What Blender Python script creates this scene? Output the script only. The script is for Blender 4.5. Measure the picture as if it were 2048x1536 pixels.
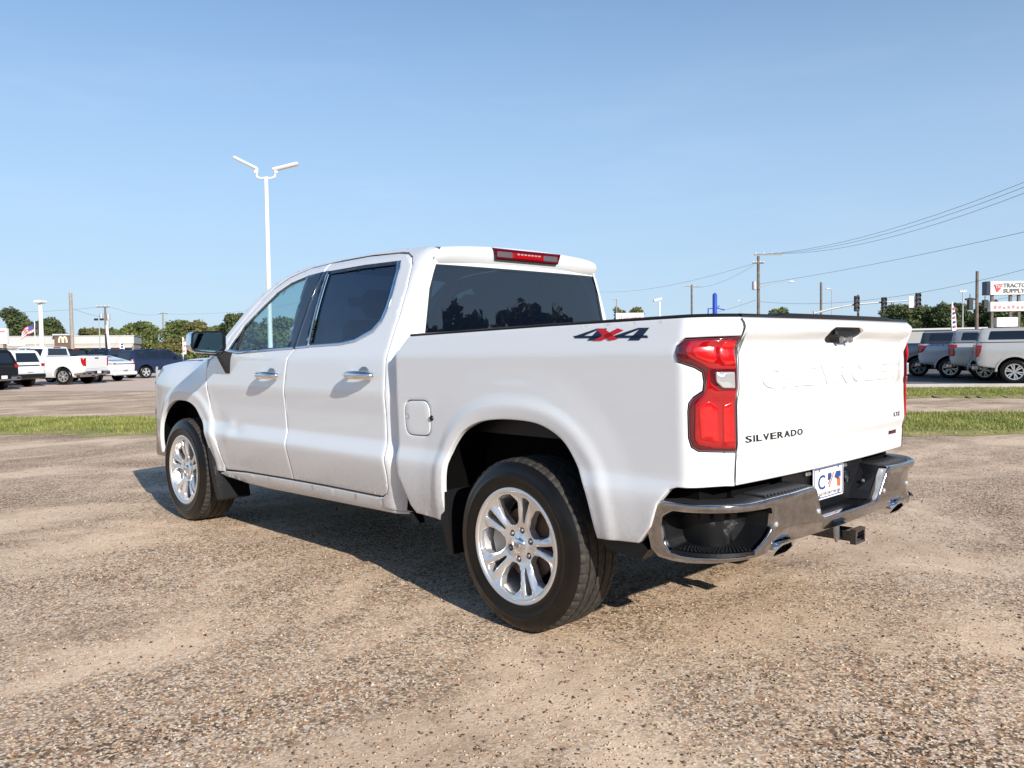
import bpy, math, random
import numpy as np
from mathutils import Vector, Matrix
from mathutils.geometry import delaunay_2d_cdt

scene = bpy.context.scene
for o in list(bpy.data.objects): bpy.data.objects.remove(o)

# ------------------------------------------------------------------ camera, sky, sun, exposure
CAM = np.array([-2.7171, 3.6325, 1.3105]); YAW, PIT, ROLL, FPX = -0.76866, -0.041459, -0.014198, 1648.8
fw = np.array([math.cos(PIT)*math.cos(YAW), math.cos(PIT)*math.sin(YAW), math.sin(PIT)])
_r = np.array([math.sin(YAW), -math.cos(YAW), 0.0]); _u = np.cross(_r, fw)
RT = math.cos(ROLL)*_r + math.sin(ROLL)*_u; UP = -math.sin(ROLL)*_r + math.cos(ROLL)*_u
cd = bpy.data.cameras.new('camera'); cam = bpy.data.objects.new('camera', cd); scene.collection.objects.link(cam)
cam.matrix_world = Matrix(((RT[0], UP[0], -fw[0], CAM[0]), (RT[1], UP[1], -fw[1], CAM[1]), (RT[2], UP[2], -fw[2], CAM[2]), (0, 0, 0, 1)))
cd.sensor_width = 36.0; cd.lens = FPX/2048*36; cd.clip_start = 0.05; cd.clip_end = 3000
scene.camera = cam

SUN = Vector((2.08, -0.54, -1.0)).normalized()       # direction the sunlight travels
world = bpy.data.worlds.new('World'); scene.world = world; world.use_nodes = True
wn, wl = world.node_tree.nodes, world.node_tree.links
wn.clear()
w_out = wn.new('ShaderNodeOutputWorld'); w_bg = wn.new('ShaderNodeBackground'); w_bg.inputs['Strength'].default_value = 0.097
sky = wn.new('ShaderNodeTexSky'); sky.sky_type = 'NISHITA'; sky.sun_disc = False
sky.sun_elevation = math.radians(24.95); sky.sun_rotation = math.atan2(-SUN.x, -SUN.y)
sky.altitude = 0; sky.air_density = 1.0; sky.dust_density = 0.2; sky.ozone_density = 3.0
hs = wn.new('ShaderNodeHueSaturation'); hs.inputs['Saturation'].default_value = 1.08; hs.inputs['Value'].default_value = 1.15
tc = wn.new('ShaderNodeTexCoord'); mp = wn.new('ShaderNodeMapping'); mp.inputs['Scale'].default_value = (1.6, 1.6, 9.0)
mp.inputs['Rotation'].default_value = (0.12, 0.05, 0.5)
nz = wn.new('ShaderNodeTexNoise'); nz.inputs['Scale'].default_value = 2.3; nz.inputs['Detail'].default_value = 7; nz.inputs['Roughness'].default_value = 0.6
cr = wn.new('ShaderNodeValToRGB'); cr.color_ramp.elements[0].position = 0.52; cr.color_ramp.elements[1].position = 0.80
cm = wn.new('ShaderNodeMath'); cm.operation = 'MULTIPLY'; cm.inputs[1].default_value = 0.055
mx = wn.new('ShaderNodeMix'); mx.data_type = 'RGBA'; mx.inputs[7].default_value = (8.5, 9.2, 10.0, 1)
wl.new(sky.outputs[0], hs.inputs['Color']); wl.new(tc.outputs['Generated'], mp.inputs['Vector']); wl.new(mp.outputs[0], nz.inputs['Vector'])
wl.new(nz.outputs['Fac'], cr.inputs['Fac']); wl.new(cr.outputs[0], cm.inputs[0]); wl.new(cm.outputs[0], mx.inputs[0])
# pale blue air along the whole horizon
sxy = wn.new('ShaderNodeSeparateXYZ'); mr0 = wn.new('ShaderNodeMapRange'); mr0.interpolation_type = 'SMOOTHSTEP'
mr0.inputs['From Min'].default_value = -0.02; mr0.inputs['From Max'].default_value = 0.60; mr0.inputs['To Min'].default_value = 0.85; mr0.inputs['To Max'].default_value = 0.0
mh = wn.new('ShaderNodeMix'); mh.data_type = 'RGBA'; mh.inputs[7].default_value = (3.75, 5.15, 6.95, 1)
wl.new(tc.outputs['Generated'], sxy.inputs[0]); wl.new(sxy.outputs['Z'], mr0.inputs['Value']); wl.new(mr0.outputs[0], mh.inputs[0]); wl.new(hs.outputs[0], mh.inputs[6])
wl.new(mh.outputs[2], mx.inputs[6]); wl.new(mx.outputs[2], w_bg.inputs['Color']); wl.new(w_bg.outputs[0], w_out.inputs['Surface'])

sl = bpy.data.lights.new('sun', 'SUN'); sl.energy = 4.8; sl.angle = math.radians(0.53); sl.color = (1.0, 0.935, 0.85)
so = bpy.data.objects.new('sun', sl); scene.collection.objects.link(so)
so.rotation_euler = SUN.to_track_quat('-Z', 'Y').to_euler(); so.location = (-40, 10, 40)
scene.view_settings.view_transform = 'Standard'; scene.view_settings.look = 'None'
scene.view_settings.exposure = 0.40; scene.view_settings.gamma = 1.0; scene.view_settings.use_curve_mapping = False

def ray(px, py): return fw + (px-1024)/FPX*RT - (py-768)/FPX*UP
def at(px, D):
    """ground point below picture column px at depth D metres"""
    d = ray(px, 700); p = CAM + d*D
    return (float(p[0]), float(p[1]))

# ------------------------------------------------------------------ materials
def mat(name, col, rough=0.5, metal=0.0, coat=0.0, coat_r=0.03, spec=0.5, trans=0.0, alpha=1.0, emit=None, bump=None, noise=None):
    m = bpy.data.materials.new(name); m.use_nodes = True; nt = m.node_tree; b = nt.nodes['Principled BSDF']
    b.inputs['Base Color'].default_value = (*col, 1); b.inputs['Roughness'].default_value = rough; b.inputs['Metallic'].default_value = metal
    b.inputs['Coat Weight'].default_value = coat; b.inputs['Coat Roughness'].default_value = coat_r
    b.inputs['Specular IOR Level'].default_value = spec; b.inputs['Transmission Weight'].default_value = trans
    co = nt.nodes.new('ShaderNodeTexCoord')
    if noise:   # (scale, amount, second colour)
        n = nt.nodes.new('ShaderNodeTexNoise'); n.inputs['Scale'].default_value = noise[0]; n.inputs['Detail'].default_value = 5
        r = nt.nodes.new('ShaderNodeValToRGB'); r.color_ramp.elements[0].position = 0.35; r.color_ramp.elements[1].position = 0.7
        r.color_ramp.elements[0].color = (*col, 1); r.color_ramp.elements[1].color = (*noise[1], 1)
        nt.links.new(co.outputs['Object'], n.inputs['Vector']); nt.links.new(n.outputs['Fac'], r.inputs['Fac']); nt.links.new(r.outputs[0], b.inputs['Base Color'])
    if bump:    # (scale, strength, distance)
        n = nt.nodes.new('ShaderNodeTexNoise'); n.inputs['Scale'].default_value = bump[0]; n.inputs['Detail'].default_value = 3
        bp = nt.nodes.new('ShaderNodeBump'); bp.inputs['Strength'].default_value = bump[1]; bp.inputs['Distance'].default_value = bump[2]
        nt.links.new(co.outputs['Object'], n.inputs['Vector']); nt.links.new(n.outputs['Fac'], bp.inputs['Height']); nt.links.new(bp.outputs[0], b.inputs['Normal'])
    return m

def paint(name, col, dirt_shade=True, rough=0.35, metal=0.0):
    m = mat(name, col, rough, metal, coat=1.0, coat_r=0.0); m.node_tree.nodes['Principled BSDF'].inputs['Coat IOR'].default_value = 1.62; nt = m.node_tree; b = nt.nodes['Principled BSDF']
    if dirt_shade:  # speckled dirt film, deepened low down to stand in for dark ground reflection
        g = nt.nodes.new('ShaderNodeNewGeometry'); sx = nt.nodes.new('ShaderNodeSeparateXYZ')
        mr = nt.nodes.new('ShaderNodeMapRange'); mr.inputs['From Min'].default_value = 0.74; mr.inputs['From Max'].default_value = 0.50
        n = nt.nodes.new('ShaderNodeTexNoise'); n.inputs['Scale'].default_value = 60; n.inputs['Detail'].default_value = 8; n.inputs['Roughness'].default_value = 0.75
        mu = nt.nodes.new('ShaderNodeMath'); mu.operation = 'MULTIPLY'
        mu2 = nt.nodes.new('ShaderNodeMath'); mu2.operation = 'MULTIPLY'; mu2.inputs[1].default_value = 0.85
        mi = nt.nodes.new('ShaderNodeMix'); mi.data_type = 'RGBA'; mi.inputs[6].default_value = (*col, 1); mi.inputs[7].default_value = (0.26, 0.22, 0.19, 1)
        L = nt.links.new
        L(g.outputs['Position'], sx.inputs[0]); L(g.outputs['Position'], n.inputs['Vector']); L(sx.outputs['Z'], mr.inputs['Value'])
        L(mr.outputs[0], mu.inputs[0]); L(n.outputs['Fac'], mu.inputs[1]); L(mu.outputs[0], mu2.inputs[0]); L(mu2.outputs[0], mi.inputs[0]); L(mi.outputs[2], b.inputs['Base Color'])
    return m

def glass(name, tint, opac, rough=0.0, refl=0.09):
    """thin tinted sheet: sees through by tint, mirrors by fresnel"""
    m = bpy.data.materials.new(name); m.use_nodes = True; nt = m.node_tree; nt.nodes.clear()
    out = nt.nodes.new('ShaderNodeOutputMaterial'); tr = nt.nodes.new('ShaderNodeBsdfTransparent'); gl = nt.nodes.new('ShaderNodeBsdfGlossy')
    df = nt.nodes.new('ShaderNodeBsdfDiffuse'); fr = nt.nodes.new('ShaderNodeLayerWeight'); fr.inputs['Blend'].default_value = 0.5; pw = nt.nodes.new('ShaderNodeMath'); pw.operation = 'POWER'; pw.inputs[1].default_value = 4.0; ml = nt.nodes.new('ShaderNodeMath'); ml.operation = 'MULTIPLY_ADD'; ml.inputs[1].default_value = 0.85; ml.inputs[2].default_value = refl; m1 = nt.nodes.new('ShaderNodeMixShader'); m2 = nt.nodes.new('ShaderNodeMixShader')
    tr.inputs['Color'].default_value = (*tint, 1); gl.inputs['Roughness'].default_value = rough
    df.inputs['Color'].default_value = (0.006, 0.010, 0.022, 1); m1.inputs[0].default_value = opac
    L = nt.links.new
    L(tr.outputs[0], m1.inputs[1]); L(df.outputs[0], m1.inputs[2]); L(fr.outputs['Facing'], pw.inputs[0]); L(pw.outputs[0], ml.inputs[0]); L(ml.outputs[0], m2.inputs[0]); L(m1.outputs[0], m2.inputs[1]); L(gl.outputs[0], m2.inputs[2]); L(m2.outputs[0], out.inputs['Surface'])
    return m

M = {}
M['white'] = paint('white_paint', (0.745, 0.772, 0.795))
M['white2'] = paint('white_paint_plain', (0.78, 0.78, 0.77), dirt_shade=False)
M['seam'] = mat('seam_sealer', (0.10, 0.10, 0.10), 0.7)
M['chrome'] = mat('chrome', (0.82, 0.83, 0.85), 0.06, 1.0)
M['bchrome'] = mat('bumper_chrome', (0.46, 0.46, 0.48), 0.10, 1.0, noise=(30, (0.36, 0.35, 0.35)))
M['rim'] = mat('bright_alloy', (0.80, 0.80, 0.80), 0.30, 0.80)
M['rimdark'] = mat('alloy_barrel', (0.30, 0.30, 0.31), 0.4, 0.9)
M['black'] = mat('black_plastic', (0.0045, 0.005, 0.0065), 0.42, spec=0.35, bump=(400, 0.25, 0.002))
M['pad'] = mat('step_pad_rubber', (0.028, 0.030, 0.034), 0.38)
M['gblack'] = mat('gloss_black', (0.006, 0.007, 0.010), 0.06, coat=1.0)
M['dark'] = mat('dark_underside', (0.006, 0.006, 0.006), 0.95, spec=0.05)
M['liner'] = mat('wheel_liner', (0.0035, 0.0035, 0.0035), 0.95, spec=0.04, bump=(60, 0.4, 0.01))
M['tyre'] = mat('tyre_rubber', (0.005, 0.005, 0.005), 0.28, spec=0.32, noise=(7, (0.011, 0.009, 0.007)))
M['tread'] = mat('tread_rubber', (0.016, 0.015, 0.014), 0.75, noise=(40, (0.045, 0.038, 0.030)))
M['rust'] = mat('brake_disc', (0.13, 0.075, 0.05), 0.5, 0.4)
M['steel'] = mat('dull_steel', (0.35, 0.35, 0.35), 0.45, 0.8)
M['glass'] = glass('front_door_glass', (0.66, 0.84, 0.88), 0.06)
M['privacy'] = glass('privacy_glass', (0.028, 0.045, 0.09), 0.60, refl=0.13)
M['rearglass'] = glass('rear_glass', (0.10, 0.13, 0.15), 0.50, refl=0.11)
M['wshield'] = glass('windshield_glass', (0.80, 0.92, 0.92), 0.02, refl=0.05)
M['cargl'] = mat('dark_car_glass', (0.010, 0.014, 0.022), 0.03, spec=0.8)
M['redhouse'] = mat('dark_red_lens', (0.10, 0.004, 0.010), 0.08, coat=1.0)
M['red'] = mat('red_lens', (0.34, 0.003, 0.006), 0.10, coat=1.0)
M['red2'] = mat('bright_red_lens', (0.52, 0.006, 0.008), 0.16, coat=1.0)
M['clear'] = mat('clear_lens', (0.62, 0.63, 0.64), 0.12, 0.5, coat=1.0)
M['smoke'] = mat('smoked_lens', (0.16, 0.13, 0.15), 0.15, 0.3, coat=1.0)
M['navy'] = mat('navy_decal', (0.010, 0.018, 0.050), 0.3)
M['decalgrey'] = mat('silver_decal', (0.35, 0.36, 0.38), 0.3, 0.4)
M['decalred'] = mat('red_decal', (0.55, 0.010, 0.015), 0.3)
M['badge'] = mat('dark_chrome_badge', (0.06, 0.06, 0.065), 0.2, 0.8)
M['badgered'] = mat('dark_red_badge', (0.10, 0.02, 0.03), 0.3, 0.3)
M['platewhite'] = mat('plate_white', (0.75, 0.76, 0.80), 0.3)
M['plateblue'] = mat('plate_blue', (0.02, 0.06, 0.22), 0.4)
M['plateorange'] = mat('plate_orange', (0.75, 0.12, 0.04), 0.4)
M['seat'] = mat('dark_leather', (0.022, 0.022, 0.024), 0.55)
M['mirrorgl'] = mat('mirror_glass', (0.30, 0.45, 0.45), 0.02, 1.0)
M['concrete'] = mat('pale_concrete', (0.45, 0.43, 0.40), 0.9, noise=(2, (0.36, 0.34, 0.31)))
M['polewhite'] = mat('white_pole_paint', (0.80, 0.80, 0.80), 0.5)
M['galv'] = mat('galvanised_steel', (0.42, 0.43, 0.44), 0.55, 0.4)
M['wood'] = mat('weathered_wood', (0.13, 0.10, 0.08), 0.9, noise=(4, (0.20, 0.17, 0.14)))
M['woodpale'] = mat('pale_grey_wood', (0.33, 0.30, 0.25), 0.9, noise=(4, (0.24, 0.22, 0.19)))
M['wire'] = mat('cable', (0.07, 0.07, 0.075), 0.7)
M['bluep'] = mat('blue_steel', (0.015, 0.07, 0.42), 0.4)
M['signal'] = mat('signal_housing', (0.015, 0.015, 0.015), 0.6)
M['signwhite'] = mat('sign_white', (0.72, 0.71, 0.70), 0.5)
M['signred'] = mat('sign_red', (0.55, 0.03, 0.04), 0.5)
M['signgrey'] = mat('sign_grey_text', (0.12, 0.12, 0.12), 0.6)
M['signpink'] = mat('sign_faded_red_text', (0.55, 0.22, 0.22), 0.6)
M['bwall'] = mat('beige_stucco', (0.42, 0.38, 0.32), 0.9, noise=(0.6, (0.38, 0.34, 0.29)))
M['bwall2'] = mat('light_grey_panel', (0.46, 0.46, 0.45), 0.8)
M['brownp'] = mat('brown_panel', (0.13, 0.08, 0.06), 0.8)
M['arch'] = mat('cream_logo', (0.72, 0.66, 0.48), 0.6)
M['bark'] = mat('bark', (0.09, 0.07, 0.05), 0.95)
M['flagred'] = mat('flag_red', (0.60, 0.10, 0.12), 0.8)
M['flagwhite'] = mat('flag_white', (0.75, 0.74, 0.76), 0.8)
M['flagblue'] = mat('flag_blue', (0.05, 0.07, 0.25), 0.8)
CARP = {'white': paint('car_white', (0.70, 0.71, 0.71), False), 'black': paint('car_black', (0.012, 0.018, 0.018), False),
        'navy': paint('car_navy', (0.008, 0.018, 0.055), False), 'silver': paint('car_silver', (0.42, 0.44, 0.48), False, 0.35, 0.3),
        'silver2': paint('car_pale_silver', (0.46, 0.46, 0.45), False, 0.35, 0.3), 'gray': paint('car_grey', (0.20, 0.22, 0.26), False, 0.35, 0.3),
        'dark': paint('car_charcoal', (0.02, 0.025, 0.03), False)}

def leaf_mat(name, a, b, sc=0.35):
    m = bpy.data.materials.new(name); m.use_nodes = True; nt = m.node_tree; p = nt.nodes['Principled BSDF']
    p.inputs['Roughness'].default_value = 0.55; p.inputs['Specular IOR Level'].default_value = 0.3
    g = nt.nodes.new('ShaderNodeNewGeometry'); n = nt.nodes.new('ShaderNodeTexNoise'); n.inputs['Scale'].default_value = sc; n.inputs['Detail'].default_value = 4
    ad = nt.nodes.new('ShaderNodeMath'); ad.operation = 'ADD'; mu = nt.nodes.new('ShaderNodeMath'); mu.operation = 'MULTIPLY'; mu.inputs[1].default_value = 0.35
    r = nt.nodes.new('ShaderNodeValToRGB'); r.color_ramp.elements[0].position = 0.45; r.color_ramp.elements[1].position = 0.9
    r.color_ramp.elements[0].color = (*a, 1); r.color_ramp.elements[1].color = (*b, 1)
    L = nt.links.new
    L(g.outputs['Position'], n.inputs['Vector']); L(g.outputs['Random Per Island'], mu.inputs[0]); L(n.outputs['Fac'], ad.inputs[0]); L(mu.outputs[0], ad.inputs[1])
    L(ad.outputs[0], r.inputs['Fac']); L(r.outputs[0], p.inputs['Base Color'])
    tl = nt.nodes.new('ShaderNodeBsdfTranslucent'); ms = nt.nodes.new('ShaderNodeMixShader'); ms.inputs[0].default_value = 0.3
    L(r.outputs[0], tl.inputs['Color']); L(p.outputs[0], ms.inputs[1]); L(tl.outputs[0], ms.inputs[2]); L(ms.outputs[0], nt.nodes['Material Output'].inputs['Surface'])
    return m
M['leafA'] = leaf_mat('leaf_dark_green', (0.040, 0.066, 0.030), (0.17, 0.20, 0.08))
M['leafB'] = leaf_mat('leaf_mid_green', (0.07, 0.10, 0.035), (0.26, 0.29, 0.10))
M['leafC'] = leaf_mat('leaf_olive', (0.09, 0.09, 0.035), (0.26, 0.24, 0.09))
M['grass'] = leaf_mat('grass_blades', (0.13, 0.17, 0.03), (0.42, 0.42, 0.13), 1.2)

# ------------------------------------------------------------------ mesh helpers
def link(o, parent=None):
    scene.collection.objects.link(o)
    if parent is not None: o.parent = parent
    return o
def mesh_obj(name, V, F, m, parent=None, smooth=False, flip=False, auto=None):
    me = bpy.data.meshes.new(name)
    F = [tuple(int(i) for i in f) for f in F]
    if flip: F = [f[::-1] for f in F]
    me.from_pydata([tuple(map(float, v)) for v in V], [], F); me.materials.append(m)
    me.polygons.foreach_set('use_smooth', [smooth]*len(me.polygons))
    if smooth and auto: me.set_sharp_from_angle(angle=math.radians(auto))
    me.update()
    return link(bpy.data.objects.new(name, me), parent)
def empty(name, loc=(0, 0, 0), rz=0.0):
    o = bpy.data.objects.new(name, None); o.empty_display_size = 0.2; o.location = loc; o.rotation_euler = (0, 0, rz); link(o); return o
def tag(o, label=None, cat=None, group=None, kind=None):
    if label: o['label'] = label
    if cat: o['category'] = cat
    if group: o['group'] = group
    if kind: o['kind'] = kind
    return o

class MB:
    def __init__(s): s.V = []; s.F = []
    def add(s, V, F):
        n = len(s.V); s.V += [tuple(map(float, v)) for v in V]; s.F += [tuple(i+n for i in f) for f in F]; return s
    def box(s, a, b, bev=0.0):
        (x0, y0, z0), (x1, y1, z1) = a, b
        if bev <= 0:
            V = [(x, y, z) for x in (x0, x1) for y in (y0, y1) for z in (z0, z1)]
            F = [(0, 1, 3, 2), (4, 6, 7, 5), (0, 4, 5, 1), (2, 3, 7, 6), (0, 2, 6, 4), (1, 5, 7, 3)]
            return s.add(V, F)
        # chamfered box: three inset quads per axis
        c = [(x0+x1)/2, (y0+y1)/2, (z0+z1)/2]; h = [abs(x1-x0)/2, abs(y1-y0)/2, abs(z1-z0)/2]; bev = min(bev, min(h)*0.9)
        V = []; idx = {}
        for sx in (-1, 1):
            for sy in (-1, 1):
                for sz in (-1, 1):
                    for ax in range(3):
                        p = [h[0]-bev, h[1]-bev, h[2]-bev]; p[ax] = h[ax]
                        idx[(sx, sy, sz, ax)] = len(V); V.append((c[0]+sx*p[0], c[1]+sy*p[1], c[2]+sz*p[2]))
        I = lambda *a: idx[a]
        F = []
        for sg in (-1, 1):
            q = [I(sg, -1, -1, 0), I(sg, 1, -1, 0), I(sg, 1, 1, 0), I(sg, -1, 1, 0)]; F.append(q if sg > 0 else q[::-1])
            q = [I(-1, sg, -1, 1), I(-1, sg, 1, 1), I(1, sg, 1, 1), I(1, sg, -1, 1)]; F.append(q if sg > 0 else q[::-1])
            q = [I(-1, -1, sg, 2), I(1, -1, sg, 2), I(1, 1, sg, 2), I(-1, 1, sg, 2)]; F.append(q if sg > 0 else q[::-1])
        for a in (-1, 1):
            for b in (-1, 1):
                k = a*b
                q = [I(a, b, -1, 0), I(a, b, -1, 1), I(a, b, 1, 1), I(a, b, 1, 0)]; F.append(q if k > 0 else q[::-1])
                q = [I(a, -1, b, 0), I(a, 1, b, 0), I(a, 1, b, 2), I(a, -1, b, 2)]; F.append(q if k > 0 else q[::-1])
                q = [I(-1, a, b, 1), I(-1, a, b, 2), I(1, a, b, 2), I(1, a, b, 1)]; F.append(q if k > 0 else q[::-1])
                for cc in (-1, 1):
                    q = [I(a, b, cc, 0), I(a, b, cc, 1), I(a, b, cc, 2)]; F.append(q if a*b*cc > 0 else q[::-1])
        return s.add(V, F)
    def tube(s, pts, r, n=8, cap=True):
        pts = [Vector(p) for p in pts]; rs = r if isinstance(r, (list, tuple)) else [r]*len(pts)
        V = []; F = []; up = Vector((0, 0, 1))
        t0 = (pts[1]-pts[0]).normalized()
        if abs(t0.dot(up)) > 0.95: up = Vector((1, 0, 0))
        a = t0.cross(up).normalized()
        for i, p in enumerate(pts):
            t = (pts[min(i+1, len(pts)-1)]-pts[max(i-1, 0)]).normalized()
            a = (a - t*a.dot(t)).normalized(); b = t.cross(a)
            for k in range(n):
                w = 2*math.pi*k/n; V.append(p + (a*math.cos(w)+b*math.sin(w))*rs[i])
        for i in range(len(pts)-1):
            for k in range(n):
                k2 = (k+1) % n; F.append((i*n+k, i*n+k2, (i+1)*n+k2, (i+1)*n+k))
        if cap: F.append(tuple(range(n))[::-1]); F.append(tuple((len(pts)-1)*n+k for k in range(n)))
        return s.add(V, F)
    def revolve(s, prof, n=48, axis='y', c=(0, 0, 0), close=False):
        """prof: (radius, offset along axis)"""
        V = []; F = []; m = len(prof)
        for k in range(n):
            w = 2*math.pi*k/n; ca, sa = math.cos(w), math.sin(w)
            for r, h in prof:
                if axis == 'y': V.append((c[0]+r*ca, c[1]+h, c[2]+r*sa))
                elif axis == 'z': V.append((c[0]+r*ca, c[1]+r*sa, c[2]+h))
                else: V.append((c[0]+h, c[1]+r*ca, c[2]+r*sa))
        for k in range(n):
            k2 = (k+1) % n
            for j in range(m if close else m-1):
                j2 = (j+1) % m
                F.append((k*m+j, k*m+j2, k2*m+j2, k2*m+j))
        return s.add(V, F)
    def prism(s, poly, z0, z1, ax='z'):
        n = len(poly); f = {'z': lambda u, v, w: (u, v, w), 'y': lambda u, v, w: (u, w, v), 'x': lambda u, v, w: (w, u, v)}[ax]
        V = [f(u, v, z0) for u, v in poly]+[f(u, v, z1) for u, v in poly]
        F = [tuple(range(n))[::-1], tuple(range(n, 2*n))]+[(i, (i+1) % n, n+(i+1) % n, n+i) for i in range(n)]
        return s.add(V, F)
    def grid(s, fn, us, vs):
        n = len(s.V); nv = len(vs)
        s.V += [tuple(map(float, fn(u, v))) for u in us for v in vs]
        for i in range(len(us)-1):
            for j in range(nv-1):
                a = n+i*nv+j; s.F.append((a, a+nv, a+nv+1, a+1))
        return s
    def mirror(s):
        n = len(s.V); s.V += [(x, -y, z) for x, y, z in s.V]; s.F += [tuple(i+n for i in f)[::-1] for f in s.F]; return s
    def obj(s, name, m, parent=None, smooth=False, auto=35): return mesh_obj(name, s.V, s.F, m, parent, smooth, auto=auto)

def fix_normals(o):
    import bmesh
    bm = bmesh.new(); bm.from_mesh(o.data); bmesh.ops.recalc_face_normals(bm, faces=bm.faces[:]); bm.to_mesh(o.data); bm.free(); return o

# ---- panel: a sheet cut to an outline (with holes), rounded edge, mapped onto a surface P(u,v,h)
def resample(L, step):
    L = [np.array(p, float) for p in L]; out = []
    for i in range(len(L)):
        a, b = L[i], L[(i+1) % len(L)]; d = np.hypot(*(b-a)); k = max(1, int(math.ceil(d/step)))
        out += [a+(b-a)*j/k for j in range(k)]
    return np.array(out)
def rounded(L, r, n=4):
    """round the corners of a polygon"""
    out = []; N = len(L)
    for i in range(N):
        p0, p, p1 = (np.array(L[(i+k) % N], float) for k in (-1, 0, 1))
        rr = r[i] if isinstance(r, (list, tuple)) else r
        a, b = p0-p, p1-p; la, lb = np.hypot(*a), np.hypot(*b)
        if rr <= 0 or la < 1e-6 or lb < 1e-6: out.append(tuple(p)); continue
        d = min(rr, la*0.45, lb*0.45); q0, q1 = p+a/la*d, p+b/lb*d
        for k in range(n+1):
            t = k/n; out.append(tuple((1-t)**2*q0+2*t*(1-t)*p+t*t*q1))
    return out
def area(L): x, y = L[:, 0], L[:, 1]; return 0.5*float(np.sum(x*np.roll(y, -1)-np.roll(x, -1)*y))
def inside(L, P):
    x, y = P[:, 0], P[:, 1]; c = np.zeros(len(P), bool); n = len(L)
    for i in range(n):
        x0, y0 = L[i]; x1, y1 = L[(i+1) % n]
        if y0 == y1: continue
        m = ((y0 > y) != (y1 > y)) & (x < (x1-x0)*(y-y0)/(y1-y0)+x0); c ^= m
    return c
def bdist(L, P):
    d = np.full(len(P), 1e9)
    for i in range(len(L)):
        a = L[i]; b = L[(i+1) % len(L)]; e = b-a; l = max(float(e@e), 1e-12)
        t = np.clip(((P-a)@e)/l, 0, 1); q = P-(a+t[:, None]*e); d = np.minimum(d, np.hypot(q[:, 0], q[:, 1]))
    return d
def offs(L, d):
    a = L-np.roll(L, 1, 0); b = np.roll(L, -1, 0)-L
    na = np.stack([-a[:, 1], a[:, 0]], 1)/np.maximum(np.hypot(a[:, 0], a[:, 1]), 1e-9)[:, None]
    nb = np.stack([-b[:, 1], b[:, 0]], 1)/np.maximum(np.hypot(b[:, 0], b[:, 1]), 1e-9)[:, None]
    n = na+nb; l = np.maximum(np.hypot(n[:, 0], n[:, 1]), 0.5)[:, None]; n = n/l
    k = 1/np.maximum((n*na).sum(1), 0.5)
    return L+n*(d*k)[:, None]
def panel_geo(outer, P, holes=(), er=0.006, wall=0.03, grid=0.03, n=3, step=None):
    step = step or grid*0.8
    loops = []
    for i, L in enumerate([outer]+list(holes)):
        L = resample(L, step)
        if (area(L) > 0) != (i == 0): L = L[::-1]
        loops.append(L)
    V = []; F = []; inner_xy = []; inner_id = []; edges = []
    for L in loops:
        m = len(L); rings = []
        sched = [(0.0, wall)] if wall > er else []
        if er > 0: sched += [(er*(1-math.cos(t)), er*(1-math.sin(t))) for t in np.linspace(0, math.pi/2, n+1)]
        else: sched += [(0.0, 0.0)]
        for d, h in sched:
            R = offs(L, d) if d > 0 else L
            rings.append((len(V), R)); V += [(p[0], p[1], h) for p in R]
        for (a, _), (b, _) in zip(rings[:-1], rings[1:]):
            for k in range(m):
                k2 = (k+1) % m; F.append((a+k, a+k2, b+k2, b+k))
        s0, R = rings[-1]; e0 = len(inner_xy); inner_xy += list(R); inner_id += [s0+k for k in range(m)]
        edges += [(e0+k, e0+(k+1) % m) for k in range(m)]
    IL = []; c = 0
    for L in loops: IL.append(np.array(inner_xy[c:c+len(L)])); c += len(L)
    lo = IL[0].min(0); hi = IL[0].max(0)
    gx, gy = np.meshgrid(np.arange(lo[0]+grid*.5, hi[0], grid), np.arange(lo[1]+grid*.5, hi[1], grid)); G = np.stack([gx.ravel(), gy.ravel()], 1)
    if len(G):
        k = inside(IL[0], G)
        for H in IL[1:]: k &= ~inside(H, G)
        G = G[k]
    if len(G):
        d = bdist(IL[0], G)
        for H in IL[1:]: d = np.minimum(d, bdist(H, G))
        G = G[d > grid*0.45]
    for p in G: inner_id.append(len(V)); V.append((p[0], p[1], 0.0)); inner_xy.append(p)
    r = delaunay_2d_cdt([Vector((float(p[0]), float(p[1]))) for p in inner_xy], edges, [], 0, 1e-7)
    vmap = {}
    for i, lst in enumerate(r[3]):
        if lst: vmap[i] = inner_id[lst[0]]
        else: vmap[i] = len(V); V.append((r[0][i].x, r[0][i].y, 0.0))
    T = np.array([f for f in r[2] if len(f) == 3], int)
    XY = np.array([(v.x, v.y) for v in r[0]]); cen = XY[T].mean(1); k = inside(IL[0], cen)
    for H in IL[1:]: k &= ~inside(H, cen)
    for t in T[k]: F.append(tuple(vmap[i] for i in t))
    W = np.array(V)
    X = P(W[:, 0], W[:, 1], W[:, 2])
    return X, F
def panel(name, outer, P, m, parent=None, side=1, flip=False, smooth=True, auto=None, **kw):
    X, F = panel_geo(outer, P, **kw); X = np.array(X)
    o_ = np.array(outer, float).mean(0); e_ = 1e-3; a3 = np.array([o_[0], o_[0]+e_, o_[0], o_[0]]); b3 = np.array([o_[1], o_[1], o_[1]+e_, o_[1]]); c3 = np.array([0, 0, 0, e_])
    q_ = np.array(P(a3, b3, c3)); flip = float(np.dot(np.cross(q_[1]-q_[0], q_[2]-q_[0]), q_[0]-q_[3])) < 0
    if side < 0: X[:, 1] *= -1
    return mesh_obj(name, X, F, m, parent, smooth, flip=(flip != (side < 0)), auto=auto)

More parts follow.
